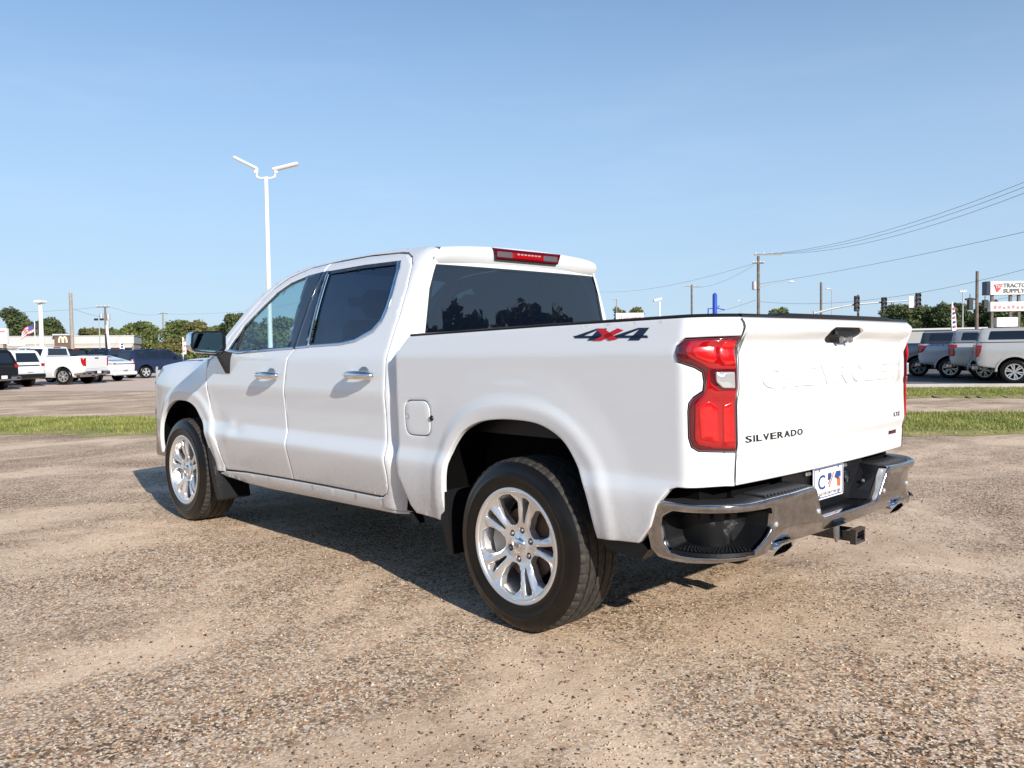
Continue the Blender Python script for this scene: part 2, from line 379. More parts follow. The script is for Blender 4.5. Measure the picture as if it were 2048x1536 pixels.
def text_geo(s, size=1.0, shear=0.0, bold=0.0, sx=1.0, space=1.0, depth=0.004, align='CENTER'):
    cu = bpy.data.curves.new('lettering', 'FONT'); cu.body = s; cu.size = size; cu.shear = shear; cu.offset = bold; cu.space_character = space
    cu.extrude = depth/2; cu.align_x = align; cu.align_y = 'CENTER'; cu.resolution_u = 3
    o = bpy.data.objects.new('lettering', cu); scene.collection.objects.link(o)
    me = o.to_mesh(); V = np.array([v.co[:] for v in me.vertices]); F = [tuple(p.vertices) for p in me.polygons]
    o.to_mesh_clear(); bpy.data.objects.remove(o); bpy.data.curves.remove(cu)
    V[:, 0] *= sx
    return V, F
def text_fit(s, w, h, **kw):
    V, F = text_geo(s, 1.0, **kw); lo, hi = V.min(0), V.max(0)
    V[:, 0] = (V[:, 0]-(lo[0]+hi[0])/2)/(hi[0]-lo[0])*w; V[:, 1] = (V[:, 1]-(lo[1]+hi[1])/2)/(hi[1]-lo[1])*h
    V[:, 2] = (V[:, 2]-lo[2])
    return V, F
def text_on(name, s, w, h, fn, m, parent, flip=False, depth=0.004, **kw):
    """fn(a, b, d) -> world-ish point; a along the word, b up, d outwards"""
    V, F = text_fit(s, w, h, depth=depth, **kw)
    return mesh_obj(name, [fn(*v) for v in V], F, m, parent, False, flip=flip)

# ------------------------------------------------------------------ ground
def ground_material():
    m = bpy.data.materials.new('exposed_aggregate'); m.use_nodes = True; nt = m.node_tree; b = nt.nodes['Principled BSDF']; L = nt.links.new
    b.inputs['Roughness'].default_value = 0.85; b.inputs['Specular IOR Level'].default_value = 0.25
    co = nt.nodes.new('ShaderNodeTexCoord')
    def noise(sc, det=4, rough=0.55, dist=0.0, vec=None):
        n = nt.nodes.new('ShaderNodeTexNoise'); n.inputs['Scale'].default_value = sc; n.inputs['Detail'].default_value = det
        n.inputs['Roughness'].default_value = rough; n.inputs['Distortion'].default_value = dist; L(vec or co.outputs['Object'], n.inputs['Vector']); return n
    def ramp(src, stops):
        r = nt.nodes.new('ShaderNodeValToRGB'); e = r.color_ramp.elements
        while len(e) < len(stops): e.new(0.5)
        for i, (p, c) in enumerate(stops): e[i].position = p; e[i].color = (*c, 1)
        L(src, r.inputs['Fac']); return r
    def mix(fac, a, c):
        x = nt.nodes.new('ShaderNodeMix'); x.data_type = 'RGBA'
        if isinstance(fac, float): x.inputs[0].default_value = fac
        else: L(fac, x.inputs[0])
        for i, s in ((6, a), (7, c)):
            if isinstance(s, tuple): x.inputs[i].default_value = (*s, 1)
            else: L(s, x.inputs[i])
        return x.outputs[2]
    # stones
    v1 = nt.nodes.new('ShaderNodeTexVoronoi'); v1.inputs['Scale'].default_value = 92; L(co.outputs['Object'], v1.inputs['Vector'])
    v2 = nt.nodes.new('ShaderNodeTexVoronoi'); v2.inputs['Scale'].default_value = 54; L(co.outputs['Object'], v2.inputs['Vector'])
    sp = nt.nodes.new('ShaderNodeSeparateColor'); L(v1.outputs['Color'], sp.inputs[0])
    sp2 = nt.nodes.new('ShaderNodeSeparateColor'); L(v2.outputs['Color'], sp2.inputs[0])
    stones = ramp(sp.outputs[0], [(0.0, (0.025, 0.020, 0.016)), (0.14, (0.10, 0.066, 0.043)), (0.25, (0.36, 0.225, 0.125)), (0.38, (0.66, 0.465, 0.295)), (0.60, (0.86, 0.67, 0.47)), (0.88, (0.40, 0.34, 0.29)), (1.0, (0.85, 0.76, 0.66))])
    big = ramp(sp2.outputs[1], [(0.0, (0.03, 0.023, 0.018)), (0.3, (0.42, 0.20, 0.085)), (0.7, (0.64, 0.43, 0.28)), (1.0, (0.80, 0.70, 0.60))])
    bigmask = ramp(sp2.outputs[2], [(0.72, (0, 0, 0)), (0.74, (1, 1, 1))])
    st = mix(bigmask.outputs[0], stones.outputs[0], big.outputs[0])
    gap = ramp(v1.outputs['Distance'], [(0.42, (0, 0, 0)), (0.66, (0.6,)*3)]); st = mix(gap.outputs[0], st, (0.030, 0.022, 0.016))
    sand = ramp(noise(9, 6).outputs['Fac'], [(0.3, (0.73, 0.54, 0.375)), (0.7, (0.88, 0.675, 0.475))])
    # how much fine sand fills between the stones: large swirls stretched in one direction
    mp = nt.nodes.new('ShaderNodeMapping'); mp.inputs['Rotation'].default_value = (0, 0, 0.75); mp.inputs['Scale'].default_value = (1.15, 0.62, 1); L(co.outputs['Object'], mp.inputs['Vector'])
    cover = noise(0.62, 6, 0.62, 0.9, mp.outputs[0])
    stones.color_ramp.interpolation = 'CONSTANT'
    cov = ramp(cover.outputs['Fac'], [(0.36, (0.06,)*3), (0.48, (0.26,)*3), (0.60, (0.78,)*3)])
    base = mix(cov.outputs[0], st, sand.outputs[0])
    # faint pale seams where sand has settled
    for sc, wdt, amt in ((0.33, .005, .42), (0.75, .006, .30)):
        sw = noise(sc, 5, 0.45, 0.25, mp.outputs[0]); ab = nt.nodes.new('ShaderNodeMath'); ab.operation = 'SUBTRACT'; ab.inputs[1].default_value = 0.5; L(sw.outputs['Fac'], ab.inputs[0])
        a2 = nt.nodes.new('ShaderNodeMath'); a2.operation = 'ABSOLUTE'; L(ab.outputs[0], a2.inputs[0])
        seam = ramp(a2.outputs[0], [(0.0, (amt,)*3), (wdt, (0.0,)*3)])
        brk_ = ramp(noise(0.5, 2, 0.5, 0.0).outputs['Fac'], [(0.48, (0, 0, 0)), (0.58, (1, 1, 1))])
        mm_ = nt.nodes.new('ShaderNodeMath'); mm_.operation = 'MULTIPLY'; L(seam.outputs[0], mm_.inputs[0]); L(brk_.outputs[0], mm_.inputs[1])
        base = mix(mm_.outputs[0], base, (0.80, 0.62, 0.47))
    # darker, coarser worn patches
    dk = noise(0.55, 6, 0.65, 0.3, mp.outputs[0]); dm = ramp(dk.outputs['Fac'], [(0.50, (0, 0, 0)), (0.66, (0.48,)*3)])
    dst = nt.nodes.new('ShaderNodeMix'); dst.data_type = 'RGBA'; dst.blend_type = 'MULTIPLY'; L(dm.outputs[0], dst.inputs[0]); L(base, dst.inputs[6]); dst.inputs[7].default_value = (0.42, 0.36, 0.31, 1)
    base = dst.outputs[2]
    # far away the lot is paler and smoother (dust)
    L(base, b.inputs['Base Color'])
    bp = nt.nodes.new('ShaderNodeBump'); bp.inputs['Strength'].default_value = 0.35; bp.inputs['Distance'].default_value = 0.003
    dd = nt.nodes.new('ShaderNodeMath'); dd.operation = 'MULTIPLY'; dd.inputs[1].default_value = -1.0; L(v1.outputs['Distance'], dd.inputs[0]); L(dd.outputs[0], bp.inputs['Height'])
    n3 = noise(1.3, 6, 0.6); bp2 = nt.nodes.new('ShaderNodeBump'); bp2.inputs['Strength'].default_value = 0.35; bp2.inputs['Distance'].default_value = 0.03
    L(n3.outputs['Fac'], bp2.inputs['Height']); L(bp2.outputs[0], bp.inputs['Normal']); L(bp.outputs[0], b.inputs['Normal'])
    return m
M['ground'] = ground_material()
M['field'] = mat('dry_field', (0.16, 0.17, 0.08), 0.95, noise=(0.05, (0.24, 0.20, 0.13)))
M['lot'] = mat('pink_concrete_lot', (0.62, 0.48, 0.385), 0.9, noise=(0.5, (0.56, 0.43, 0.34)), bump=(8, 0.3, 0.01))
M['asphalt'] = mat('asphalt', (0.10, 0.095, 0.09), 0.9, noise=(1.0, (0.13, 0.12, 0.11)), bump=(30, 0.4, 0.01))
M['turf'] = mat('turf_soil', (0.20, 0.21, 0.06), 0.95, noise=(3, (0.36, 0.29, 0.13)))

def sheet(name, poly, z, m):
    o = mesh_obj(name, [(x, y, z) for x, y in poly], [tuple(range(len(poly)))], m); o['kind'] = 'structure'; return o
g = sheet('ground', [(-900, -900), (900, -900), (900, 900), (-900, 900)], -0.03, M['field'])
lot = sheet('gravel_lot', [(-70, -48), (60, -48), (85, -10), (85, 60), (-70, 60)], -0.004, M['ground'])
# grass strips: near edge y=-10.2+.8x, far edge y=-14.9+.83x
def strip_line(a, b, x): return a+b*x
def strip(name, x0, x1, n0, n1, seed, nblade, label):
    rnd = np.random.RandomState(seed)
    xs = np.linspace(x0, x1, 160)
    ne = [n0[0]+n0[1]*x+0.10*math.sin(x*3.1+seed)+0.09*math.sin(x*7.7)+0.11*rnd.randn() for x in xs]; fe = [n1[0]+n1[1]*x+0.05*math.sin(x*2.3) for x in xs]
    V = []; F = []
    for x, a, b in zip(xs, ne, fe):
        dx, dy = 0.63, -0.77
        V += [(x, a, 0.0), (x+dx*0.25, a+dy*0.25, 0.035), (x, b+0.25, 0.035), (x-dx*0.0, b, 0.0)]
    for i in range(len(xs)-1):
        for k in range(3): F.append((i*4+k, i*4+4+k, i*4+5+k, i*4+1+k))
    o = mesh_obj(name+'_soil', V, F, M['turf'], flip=True); o['kind'] = 'structure'
    fix_normals(o)
    X = rnd.uniform(x0, x1, nblade); t = rnd.beta(1.0, 1.0, nblade)
    A = np.interp(X, xs, ne); B = np.interp(X, xs, fe); Y = A+(B-A)*t
    keep = (rnd.rand(nblade) < np.clip((t-0.02)*9, 0.12, 1)); X, Y, t = X[keep], Y[keep], t[keep]; n = len(X)
    h = rnd.uniform(0.03, 0.085, n)*np.clip(t*8, 0.45, 1); w = rnd.uniform(0.006, 0.014, n); an = rnd.uniform(0, 6.28, n); lx, ly = rnd.randn(n)*0.025, rnd.randn(n)*0.025
    V = np.empty((n, 3, 3)); c, s = np.cos(an)*w, np.sin(an)*w
    V[:, 0] = np.stack([X-c, Y-s, np.full(n, .02)], 1); V[:, 1] = np.stack([X+c, Y+s, np.full(n, .02)], 1); V[:, 2] = np.stack([X+lx, Y+ly, .02+h], 1)
    me = bpy.data.meshes.new(name); me.vertices.add(3*n); me.loops.add(3*n); me.polygons.add(n)
    me.vertices.foreach_set('co', V.ravel()); me.loops.foreach_set('vertex_index', np.arange(3*n)); me.polygons.foreach_set('loop_start', np.arange(n)*3); me.polygons.foreach_set('loop_total', np.full(n, 3))
    me.materials.append(M['grass']); me.update(calc_edges=True)
    o = link(bpy.data.objects.new(name, me)); tag(o, label, 'grass', kind='stuff')
strip('grass', -14, 34, (-10.2, .80), (-14.9, .83), 3, 230000, 'mown green grass strip with yellowing edge beyond the gravel lot')
strip('grass', -8, 9.5, (-20.4, .64), (-25.3, .62), 5, 70000, 'short grass strip in front of the row of silver pickups')
# service road beyond second strip (right) and pale lot (left)
sheet('road', [(-30, -45.6), (34, -4), (60, -4+18), (60, -60), (-30, -60)], 0.0, M['lot'])
sheet('road_asphalt', [(-14, -36.5), (12.5, -20.0), (24, -24), (24, -48), (-14, -48)], 0.004, M['asphalt'])
def line(name, p, q, w, z=0.010):
    p, q = Vector(p), Vector(q); d = (q-p).normalized(); n = Vector((-d.y, d.x))*w/2
    o = mesh_obj(name, [(*(p-n), z), (*(q-n), z), (*(q+n), z), (*(p+n), z)], [(0, 1, 2, 3)], M['signwhite']); o['kind'] = 'structure'
line('parking_line', (7.0, -26.5), (10.0, -24.2), 0.12)
# kerb between strip and asphalt
kb = MB(); kb.box((-9, 0, 0), (9, 0.16, 0.12), 0.02); kb.obj('kerb', M['concrete']); k = bpy.context.scene.objects['kerb']; k.location = (0.0, -26.4, 0); k.rotation_euler = (0, 0, math.atan(.62)); k['kind'] = 'structure'

# loose stones lying on the near part of the lot
def loose_stones(n, seed):
    rnd = np.random.RandomState(seed); r = 1.6+10.5*rnd.rand(n)**1.5; a = YAW+rnd.uniform(-.72, .72, n)
    X, Y = CAM[0]+r*np.cos(a), CAM[1]+r*np.sin(a); sz = .0028+.0045*rnd.rand(n)**2.2
    base = np.array([(1, 0, 0), (0, 1, 0), (-1, 0, 0), (0, -1, 0), (0, 0, .7), (0, 0, -.7)]); F_ = np.array([(0, 1, 4), (1, 2, 4), (2, 3, 4), (3, 0, 4), (1, 0, 5), (2, 1, 5), (3, 2, 5), (0, 3, 5)])
    V = base[None]*(sz[:, None, None])*(1+.45*rnd.randn(n, 6, 1).clip(-1.4, 1.4)); t = rnd.rand(n)*6.28; c, s_ = np.cos(t)[:, None], np.sin(t)[:, None]
    x, y = V[..., 0]*c-V[..., 1]*s_, V[..., 0]*s_+V[..., 1]*c; V[..., 0] = x+X[:, None]; V[..., 1] = y+Y[:, None]; V[..., 2] += -.004+sz[:, None]*.35
    me = bpy.data.meshes.new('loose_gravel'); nf = n*8; me.vertices.add(n*6); me.loops.add(nf*3); me.polygons.add(nf)
    me.vertices.foreach_set('co', V.ravel()); me.loops.foreach_set('vertex_index', (F_[None]+6*np.arange(n)[:, None, None]).ravel()); me.polygons.foreach_set('loop_start', np.arange(nf)*3); me.polygons.foreach_set('loop_total', np.full(nf, 3))
    m = bpy.data.materials.new('loose_stone'); m.use_nodes = True; nt = m.node_tree; g_ = nt.nodes.new('ShaderNodeNewGeometry'); r_ = nt.nodes.new('ShaderNodeValToRGB'); e = r_.color_ramp.elements
    for i, (p, c_) in enumerate(((0, (.03, .022, .018)), (.3, (.16, .10, .065)), (.6, (.46, .32, .20)), (1, (.60, .52, .43)))):
        if i > 1: e.new(p)
        e[i].position = p; e[i].color = (*c_, 1)
    nt.links.new(g_.outputs['Random Per Island'], r_.inputs['Fac']); nt.links.new(r_.outputs[0], nt.nodes['Principled BSDF'].inputs['Base Color']); nt.nodes['Principled BSDF'].inputs['Roughness'].default_value = .8
    me.materials.append(m); me.update(calc_edges=True); tag(link(bpy.data.objects.new('loose_gravel', me)), 'small loose stones scattered over the near gravel lot', 'gravel', kind='stuff')
loose_stones(42000, 11)

# ------------------------------------------------------------------ the white pickup: body surface functions
def sm(tab, w=.0085):
    t = np.array(tab, float); zz = np.linspace(0, 2.2, 1101); yy = np.interp(zz, t[:, 0], t[:, 1])
    k = np.arange(-60, 61)*.002; g_ = np.exp(-k*k/2/w/w); g_ /= g_.sum()
    return zz, np.convolve(np.pad(yy, 60, mode='edge'), g_, 'valid')
GREEN = [(1.35, .942), (1.45, .905), (1.6, .842), (1.75, .772), (1.83, .73), (1.88, .69), (1.93, .62)]
DOOR = sm([(0, .93), (.38, .92), (.44, .948), (.50, .953), (.60, .976), (.70, .999), (.728, 1.0), (.81, .972), (.95, .974), (1.07, .986), (1.13, .982), (1.255, .975), (1.285, .97)]+GREEN)
BED = sm([(0, .96), (.44, .965), (.55, .985), (.70, 1.0), (.735, 1.0), (.80, .985), (.95, .99), (1.10, .995), (1.22, .998), (1.29, 1.0), (1.31, .996), (1.42, .975), (1.45, .97)])
FEN = sm([(0, .96), (.44, .97), (.60, .99), (.75, .995), (.90, .985), (1.0, .985), (1.06, .99), (1.12, .975), (1.18, .95), (1.22, .92), (1.26, .87), (1.3, .80), (2, .5)], .015)
def sst(a, b, x):
    t = np.clip((np.asarray(x, float)-a)/(b-a), 0, 1); return t*t*(3-2*t)
def archd(x, z, cx, cz, rx, rz):
    dx = (x-cx)/rx; dz = np.maximum(z-cz, 0)/rz
    return (np.power(np.abs(dx)**2.5+dz**2.5, 1/2.5)-1)*rx
def body(x, z):
    x = np.asarray(x, float); z = np.asarray(z, float)
    d = np.interp(z, *DOOR); b = np.interp(z, *BED); f = np.interp(z, *FEN)
    wb = 1-sst(.90, .97, x); wf = sst(3.25, 3.75, x)*(1-sst(1.28, 1.36, z))
    tz = np.clip((z-1.38)/.42, 0, 1); xs = 1.055+.02*tz; xp = .925+.015*tz; dp = .085-.045*tz
    roll = np.clip((xs-x)/(xs-xp), 0, 1.15)**2*dp*(1-wb*(1-sst(1.38, 1.46, z)))
    y = d-roll
    y = y*(1-wf)+f*wf
    wb = wb*(1-sst(1.44, 1.46, z)); y = y*(1-wb)+b*wb
    for cx, cz, rx, rz, amp in ((0.015, .45, .505, .535, .024), (3.72, .45, .46, .50, .026)):
        dd = archd(x, z, cx, cz, rx, rz); y = y+amp*.38*(1-sst(.058, .112, dd))+amp*.30*(1-sst(.06, .24, dd))-.006*(1-sst(.0, .06, dd))
    return y-.10*np.clip((x-4.0)/.6, 0, 2)**2
def cabY(x, z):    # cab only: rear corner rolls in, no bed
    x = np.asarray(x, float); z = np.asarray(z, float)
    d = np.interp(z, *DOOR); f = np.interp(z, *FEN); wf = sst(3.25, 3.75, x)*(1-sst(1.28, 1.36, z))
    tz = np.clip((z-1.38)/.42, 0, 1); xs = 1.055+.02*tz; xp = .925+.015*tz; dp = .085-.045*tz
    y = d-np.clip((xs-x)/(xs-xp), 0, 1.6)**2*dp
    y = y*(1-wf)+f*wf
    dd = archd(x, z, 3.72, .45, .46, .50); return y+.026*.38*(1-sst(.058, .112, dd))+.026*.30*(1-sst(.06, .24, dd))
def Pside(fn, off=0.0): return lambda u, v, h: np.stack([u, fn(u, v)+off-h, v], 1)

TRUCK = empty('pickup_truck', (0, 0, 0))
tag(TRUCK, 'large white crew cab pickup truck with chrome rear bumper standing in the foreground on gravel', 'pickup truck')

# -- bed side with the tail corner, unwrapped
def corner(u):
    """plan path of the bed: u = x on the flat side, a tight turn, then a long oblique curve to the tailgate"""
    u = np.asarray(u, float); D = math.pi/180; s_ = np.maximum(-.90-u, 0); L1, L2 = .06*40*D, .43*28*D
    a = np.where(s_ < L1, s_/.06, 40*D+np.minimum(s_-L1, L2)/.43)          # turning angle of the outward normal
    x1, y1 = -.90-.06*np.sin(np.minimum(a, 40*D)), -.06*(1-np.cos(np.minimum(a, 40*D)))
    x = np.where(a <= 40*D, x1, x1-.43*(np.sin(a)-math.sin(40*D))); y = np.where(a <= 40*D, y1, y1-.43*(math.cos(40*D)-np.cos(a)))
    past = np.maximum(s_-L1-L2, 0); x = x-past*math.cos(68*D); y = y-past*math.sin(68*D)
    x = np.where(u > -.90, u, x)
    return x, y, -np.sin(a), np.cos(a)
TAILX = sm([(0, 0), (.77, .0), (.90, -.004), (.93, -.010), (1.10, -.008), (1.14, -.018), (1.26, -.016), (1.315, -.008), (1.345, -.030), (1.385, -.046), (1.41, -.040), (1.43, -.02), (1.5, -.02)], .008)
def Pbed(off=0.0):
    def P(u, v, h):
        x, dy, nx, ny = corner(u); y0 = body(np.maximum(u, -.90), v); rear = sst(-.95, -1.06, u)
        y0 = y0+0*rear; d = off-h
        tx = (np.interp(v, *TAILX)+.015)*rear
        return np.stack([x+tx+nx*d, y0+dy+ny*d, v], 1)
    return P
ARCH_R = [(.526, .44), (.528, .572), (.515, .674), (.483, .774), (.428, .853), (.355, .917), (.242, .964), (.114, .984), (-.017, .988), (-.142, .980), (-.232, .953), (-.303, .912), (-.352, .857), (-.396, .784), (-.436, .705), (-.461, .601), (-.483, .511)]
def spline(P, k=4):
    P = [np.array(p, float) for p in P]; out = [tuple(P[0])]
    for i in range(len(P)-1):
        a, b, c, d = P[max(i-1, 0)], P[i], P[i+1], P[min(i+2, len(P)-1)]
        for j in range(1, k+1):
            t = j/k; out.append(tuple(.5*((2*b)+(c-a)*t+(2*a-5*b+4*c-d)*t*t+(3*b-a-3*c+d)*t**3)))
    return out
ARCH_R = spline(ARCH_R, 3)
TL = [(-1.137, 1.351), (-1.026, 1.349), (-.926, 1.346), (-.897, 1.327), (-.890, 1.289), (-.899, 1.254), (-.965, 1.231), (-.993, 1.214), (-.998, 1.178), (-.994, 1.145), (-.959, 1.122), (-.940, 1.099), (-.935, 1.066), (-.935, .966), (-.946, .928), (-.974, .911), (-1.137, .902)]
bed_out = ([(.808, 1.390), (.877, 1.322), (.955, 1.272), (.975, 1.20), (.974, 1.094), (.974, .851), (.968, .76), (.940, .68), (.896, .615), (.859, .545), (.833, .485), (.790, .445)] + ARCH_R +
           [(-.694, .523), (-.76, .60), (-.80, .70), (-.855, .762), (-.89, .772), (-1.094, .774), (-1.137, .772), (-1.137, .902)] + TL[::-1][1:] + [(-1.137, 1.424), (-.986, 1.424), (-.196, 1.411), (.795, 1.389)])
# drop the duplicated seam point and build
fuel_hole = rounded([(.842, 1.052), (.626, 1.058), (.620, .868), (.838, .864)], .06, 5)
for s in (1, -1):
    hl = [fuel_hole] if s > 0 else []
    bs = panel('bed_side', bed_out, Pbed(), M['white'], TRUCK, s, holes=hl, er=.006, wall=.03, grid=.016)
    if s > 0:
        fd = panel('fuel_door', [(p[0]+(0.0045 if p[0] < .73 else -.0045), p[1]+(.0045 if p[1] < .96 else -.0045)) for p in fuel_hole], Pbed(.001), M['white'], bs, 1, er=.004, wall=.02, grid=.03)
        mb = MB(); yb = float(body(.618, .968)); mb.revolve([(0.0, 0), (.012, 0), (.015, -.006), (.015, -.02)], 16, 'y', (.612, yb+.006, .965)); mb.obj('fuel_door_latch', M['black'], bs, True)
        # sealing shadow gap behind the fuel door
        panel('fuel_door_recess', [(p[0]*1.0, p[1]) for p in fuel_hole], Pbed(-.018), M['seam'], bs, 1, er=0, wall=0, grid=.1)
    # tail lamp
    shrink = lambda L, d: [tuple(p) for p in offs(resample(L, .02) if area(np.array(L, float)) > 0 else resample(L[::-1], .02), d)]
    tl = panel('taillight', shrink(TL, .004), Pbed(.006), M['redhouse'], TRUCK, s, er=.010, wall=.05, grid=.02)
    up = rounded([(-1.1253, 1.335), (-1.0181, 1.337), (-0.9415, 1.334), (-0.9280, 1.302), (-0.9407, 1.272), (-0.9836, 1.248), (-1.0181, 1.226), (-1.1253, 1.224)], .012, 3)
    lo = rounded([(-1.1253, 1.145), (-1.0602, 1.145), (-1.0235, 1.175), (-1.0181, 1.224), (-1.0112, 1.226), (-1.0081, 1.187), (-0.9974, 1.131), (-0.9637, 1.094), (-0.9575, .961), (-0.9714, .937), (-1.0372, .925), (-1.1253, .920)], .010, 3)
    panel('lens', up, Pbed(.011), M['red'], tl, s, er=.006, wall=.008, grid=.02)
    panel('lens', lo, Pbed(.0112), M['red'], tl, s, er=.006, wall=.008, grid=.02)
    panel('lamp_chamber', rounded([(-1.0678, 1.330), (-1.1215, 1.328), (-1.1215, 1.245), (-1.0794, 1.238), (-1.0587, 1.262), (-1.0564, 1.30)], .01, 3), Pbed(.015), M['red2'], tl, s, er=.006, wall=.008, grid=.015)
    panel('lamp_chamber', rounded([(-1.0487, 1.315), (-0.9568, 1.315), (-0.9515, 1.295), (-0.9721, 1.268), (-1.0296, 1.245), (-1.0487, 1.262)], .01, 3), Pbed(.0145), M['red2'], tl, s, er=.006, wall=.008, grid=.015)
    panel('lamp_chamber', rounded([(-1.0717, 1.09), (-1.1177, 1.105), (-1.1177, .945), (-1.0694, .942)], .01, 3), Pbed(.015), M['red2'], tl, s, er=.007, wall=.008, grid=.015)
    panel('lamp_chamber', rounded([(-0.9745, 1.085), (-1.0181, 1.11), (-1.0564, 1.085), (-1.0564, .945), (-0.9798, .958)], .01, 3), Pbed(.0145), M['red2'], tl, s, er=.007, wall=.008, grid=.015)
    panel('reverse_lens', rounded([(-1.040, 1.216), (-1.1165, 1.215), (-1.1165, 1.152), (-1.066, 1.154), (-1.042, 1.178)], .006, 2), Pbed(.016), M['clear'], tl, s, er=.005, wall=.01, grid=.015)
    # black rail cap
    cap = MB()
    rx = list(np.linspace(.80, -.88, 22))+list(np.linspace(-.90, -1.135, 16))
    pr = [(-.006, -.002), (-.002, .008), (-.012, .013), (-.085, .013), (-.095, .006), (-.095, -.06)]
    PB_ = Pbed()
    def capp(u, k):
        zt = float(np.interp(u, [-1.137, -.986, -.196, .80], [1.424, 1.424, 1.411, 1.389])); k = int(k)
        q = PB_(np.array([u]), np.array([zt]), np.array([-pr[k][0] if u > -.95 or k < 3 else .05]))[0]
        return (q[0], s*q[1], zt+pr[k][1])
    cap.grid(capp, rx, range(6))
    fix_normals(cap.obj('rail_cap', M['black'], TRUCK, True))
    # mud guards and lower valance
    v = MB(); v.prism([(-.475, .512), (-.70, .525), (-.735, .50), (-.70, .455), (-.53, .470)], s*.90, s*.968, 'y'); fix_normals(v.obj('lower_valance', M['black'], TRUCK))
    v = MB(); v.prism([(.545, .60), (.528, .60), (.49, .40), (.47, .28), (.50, .27), (.56, .44)], s*.74, s*.985, 'y'); fix_normals(v.obj('mud_flap', M['black'], TRUCK))
    v = MB(); v.prism([(3.33, .62), (3.285, .62), (3.20, .42), (3.15, .24), (3.17, .225), (3.225, .30), (3.29, .46)], s*.74, s*.99, 'y'); fix_normals(v.obj('mud_flap', M['black'], TRUCK))
    v = MB(); v.prism([(.86, .44), (.825, .44), (.80, .385), (.835, .385)], s*.90, s*.958, 'y'); fix_normals(v.obj('rocker_end_cap', M['black'], TRUCK))

# -- 4x4 decal: slanted strokes
def decal(polys, m, name, s, par):
    V = []; F = []
    for p in polys:
        X, f = panel_geo(p, lambda u, v, h: np.stack([u, v, h], 1), er=0, wall=0, grid=.05)
        n = len(V); V += list(X); F += [tuple(i+n for i in q) for q in f]
    V = np.array(V); u = -.362-V[:, 0]*.397 if s > 0 else -.759+V[:, 0]*.397
    z = 1.346+V[:, 1]*.050-(.0 if s > 0 else 0)+ (-.006*V[:, 0] if s > 0 else 0)
    y = s*(body(u, z)+(.0024 if m is M['decalred'] else .0016))
    o = mesh_obj(name, np.stack([u, y, z], 1), F, m, par); fix_normals(o); return o
F4 = lambda o: [[(o+.335, 1.0), (o+.44, 1.0), (o+.33, 0.0), (o+.185, 0.0)], [(o-.02, .34), (o+.30, 1.0), (o+.36, 1.0), (o+.14, .42), (o+.13, .34)], [(o-.02, .34), (o+.02, .17), (o+.42, .17), (o+.40, .36)]]
XX = [[(.315, .92), (.42, 1.0), (.62, .12), (.50, -.02)], [(.285, -.02), (.40, -.02), (.68, .82), (.60, 1.0)]]
for s in (1, -1):
    par = empty("decal"); par.parent = TRUCK
    decal(F4(.02)[:1], M['navy'], 'digit', s, par); decal(F4(.02)[1:2], M['navy'], 'digit', s, par); decal([[(.0, .40), (.03, .20), (.42, .20), (.40, .40)]], M['navy'], 'digit', s, par)
    decal(F4(.56)[:1], M['navy'], 'digit', s, par); decal(F4(.56)[1:2], M['navy'], 'digit', s, par); decal([[(.545, .40), (.56, .20), (1.0, .20), (.98, .40)]], M['navy'], 'digit', s, par)
    decal(XX[:1], M['decalred'], 'letter', s, par); decal(XX[1:], M['decalred'], 'letter', s, par)

# -- cab side frame, doors, fender, rocker
door_top = [(3.067, 1.412), (2.915, 1.556), (2.790, 1.670), (2.662, 1.757), (2.50, 1.830), (2.282, 1.881), (1.962, 1.903), (1.635, 1.907), (1.30, 1.893), (1.20, 1.880), (1.130, 1.850), (1.083, 1.800), (1.050, 1.664), (1.038, 1.497), (1.042, 1.374), (1.040, 1.294), (1.040, 1.173), (1.043, 1.011), (1.044, .849), (1.040, .754), (1.040, .632), (1.050, .55), (1.075, .515), (1.12, .497)]
sil = [(3.20, 1.375), (3.152, 1.425), (2.975, 1.603), (2.890, 1.680), (2.759, 1.765), (2.610, 1.830), (2.477, 1.876), (2.337, 1.903), (2.087, 1.920), (1.673, 1.930), (1.361, 1.930), (1.10, 1.918), (.98, 1.905)]
cab_out = sil + [(.938, 1.899), (.928, 1.86), (.936, 1.80), (.925, 1.40), (.925, 1.28), (.94, .9), (.945, .72), (.915, .62), (.872, .545), (.845, .485), (.79, .425), (1.12, .425)] + [(1.12, .488)] + [(x-.008, z+.004) for x, z in door_top[::-1][1:10]] + [(x-.009, z+.008) for x, z in door_top[::-1][10:14]] + [(x, z+.011) for x, z in door_top[::-1][14:]] + [(3.075, 1.40), (3.12, 1.34), (3.27, 1.275), (3.31, 1.285)]
seam = [(2.062, 1.329), (2.115, 1.281), (2.133, 1.207), (2.152, 1.064), (2.150, .921), (2.140, .825), (2.125, .733), (2.118, .64), (2.114, .49)]
dlo_f = [(3.050, 1.330), (2.834, 1.309), (2.40, 1.325), (2.078, 1.336), (2.078, 1.842), (2.248, 1.829), (2.452, 1.790), (2.60, 1.729), (2.733, 1.636), (2.904, 1.510)]
dlo_r = [(2.054, 1.337), (1.867, 1.346), (1.534, 1.354), (1.387, 1.369), (1.230, 1.420), (1.168, 1.476), (1.150, 1.560), (1.152, 1.62), (1.185, 1.79), (1.215, 1.842), (1.60, 1.848), (2.054, 1.840)]
door_r = [(2.056, 1.329)] + [(x-.005, z) for x, z in seam[1:]] + [(1.702, .495), (1.229, .496), (1.12, .497)] + door_top[::-1][1:17] + [(2.056, 1.8975)]
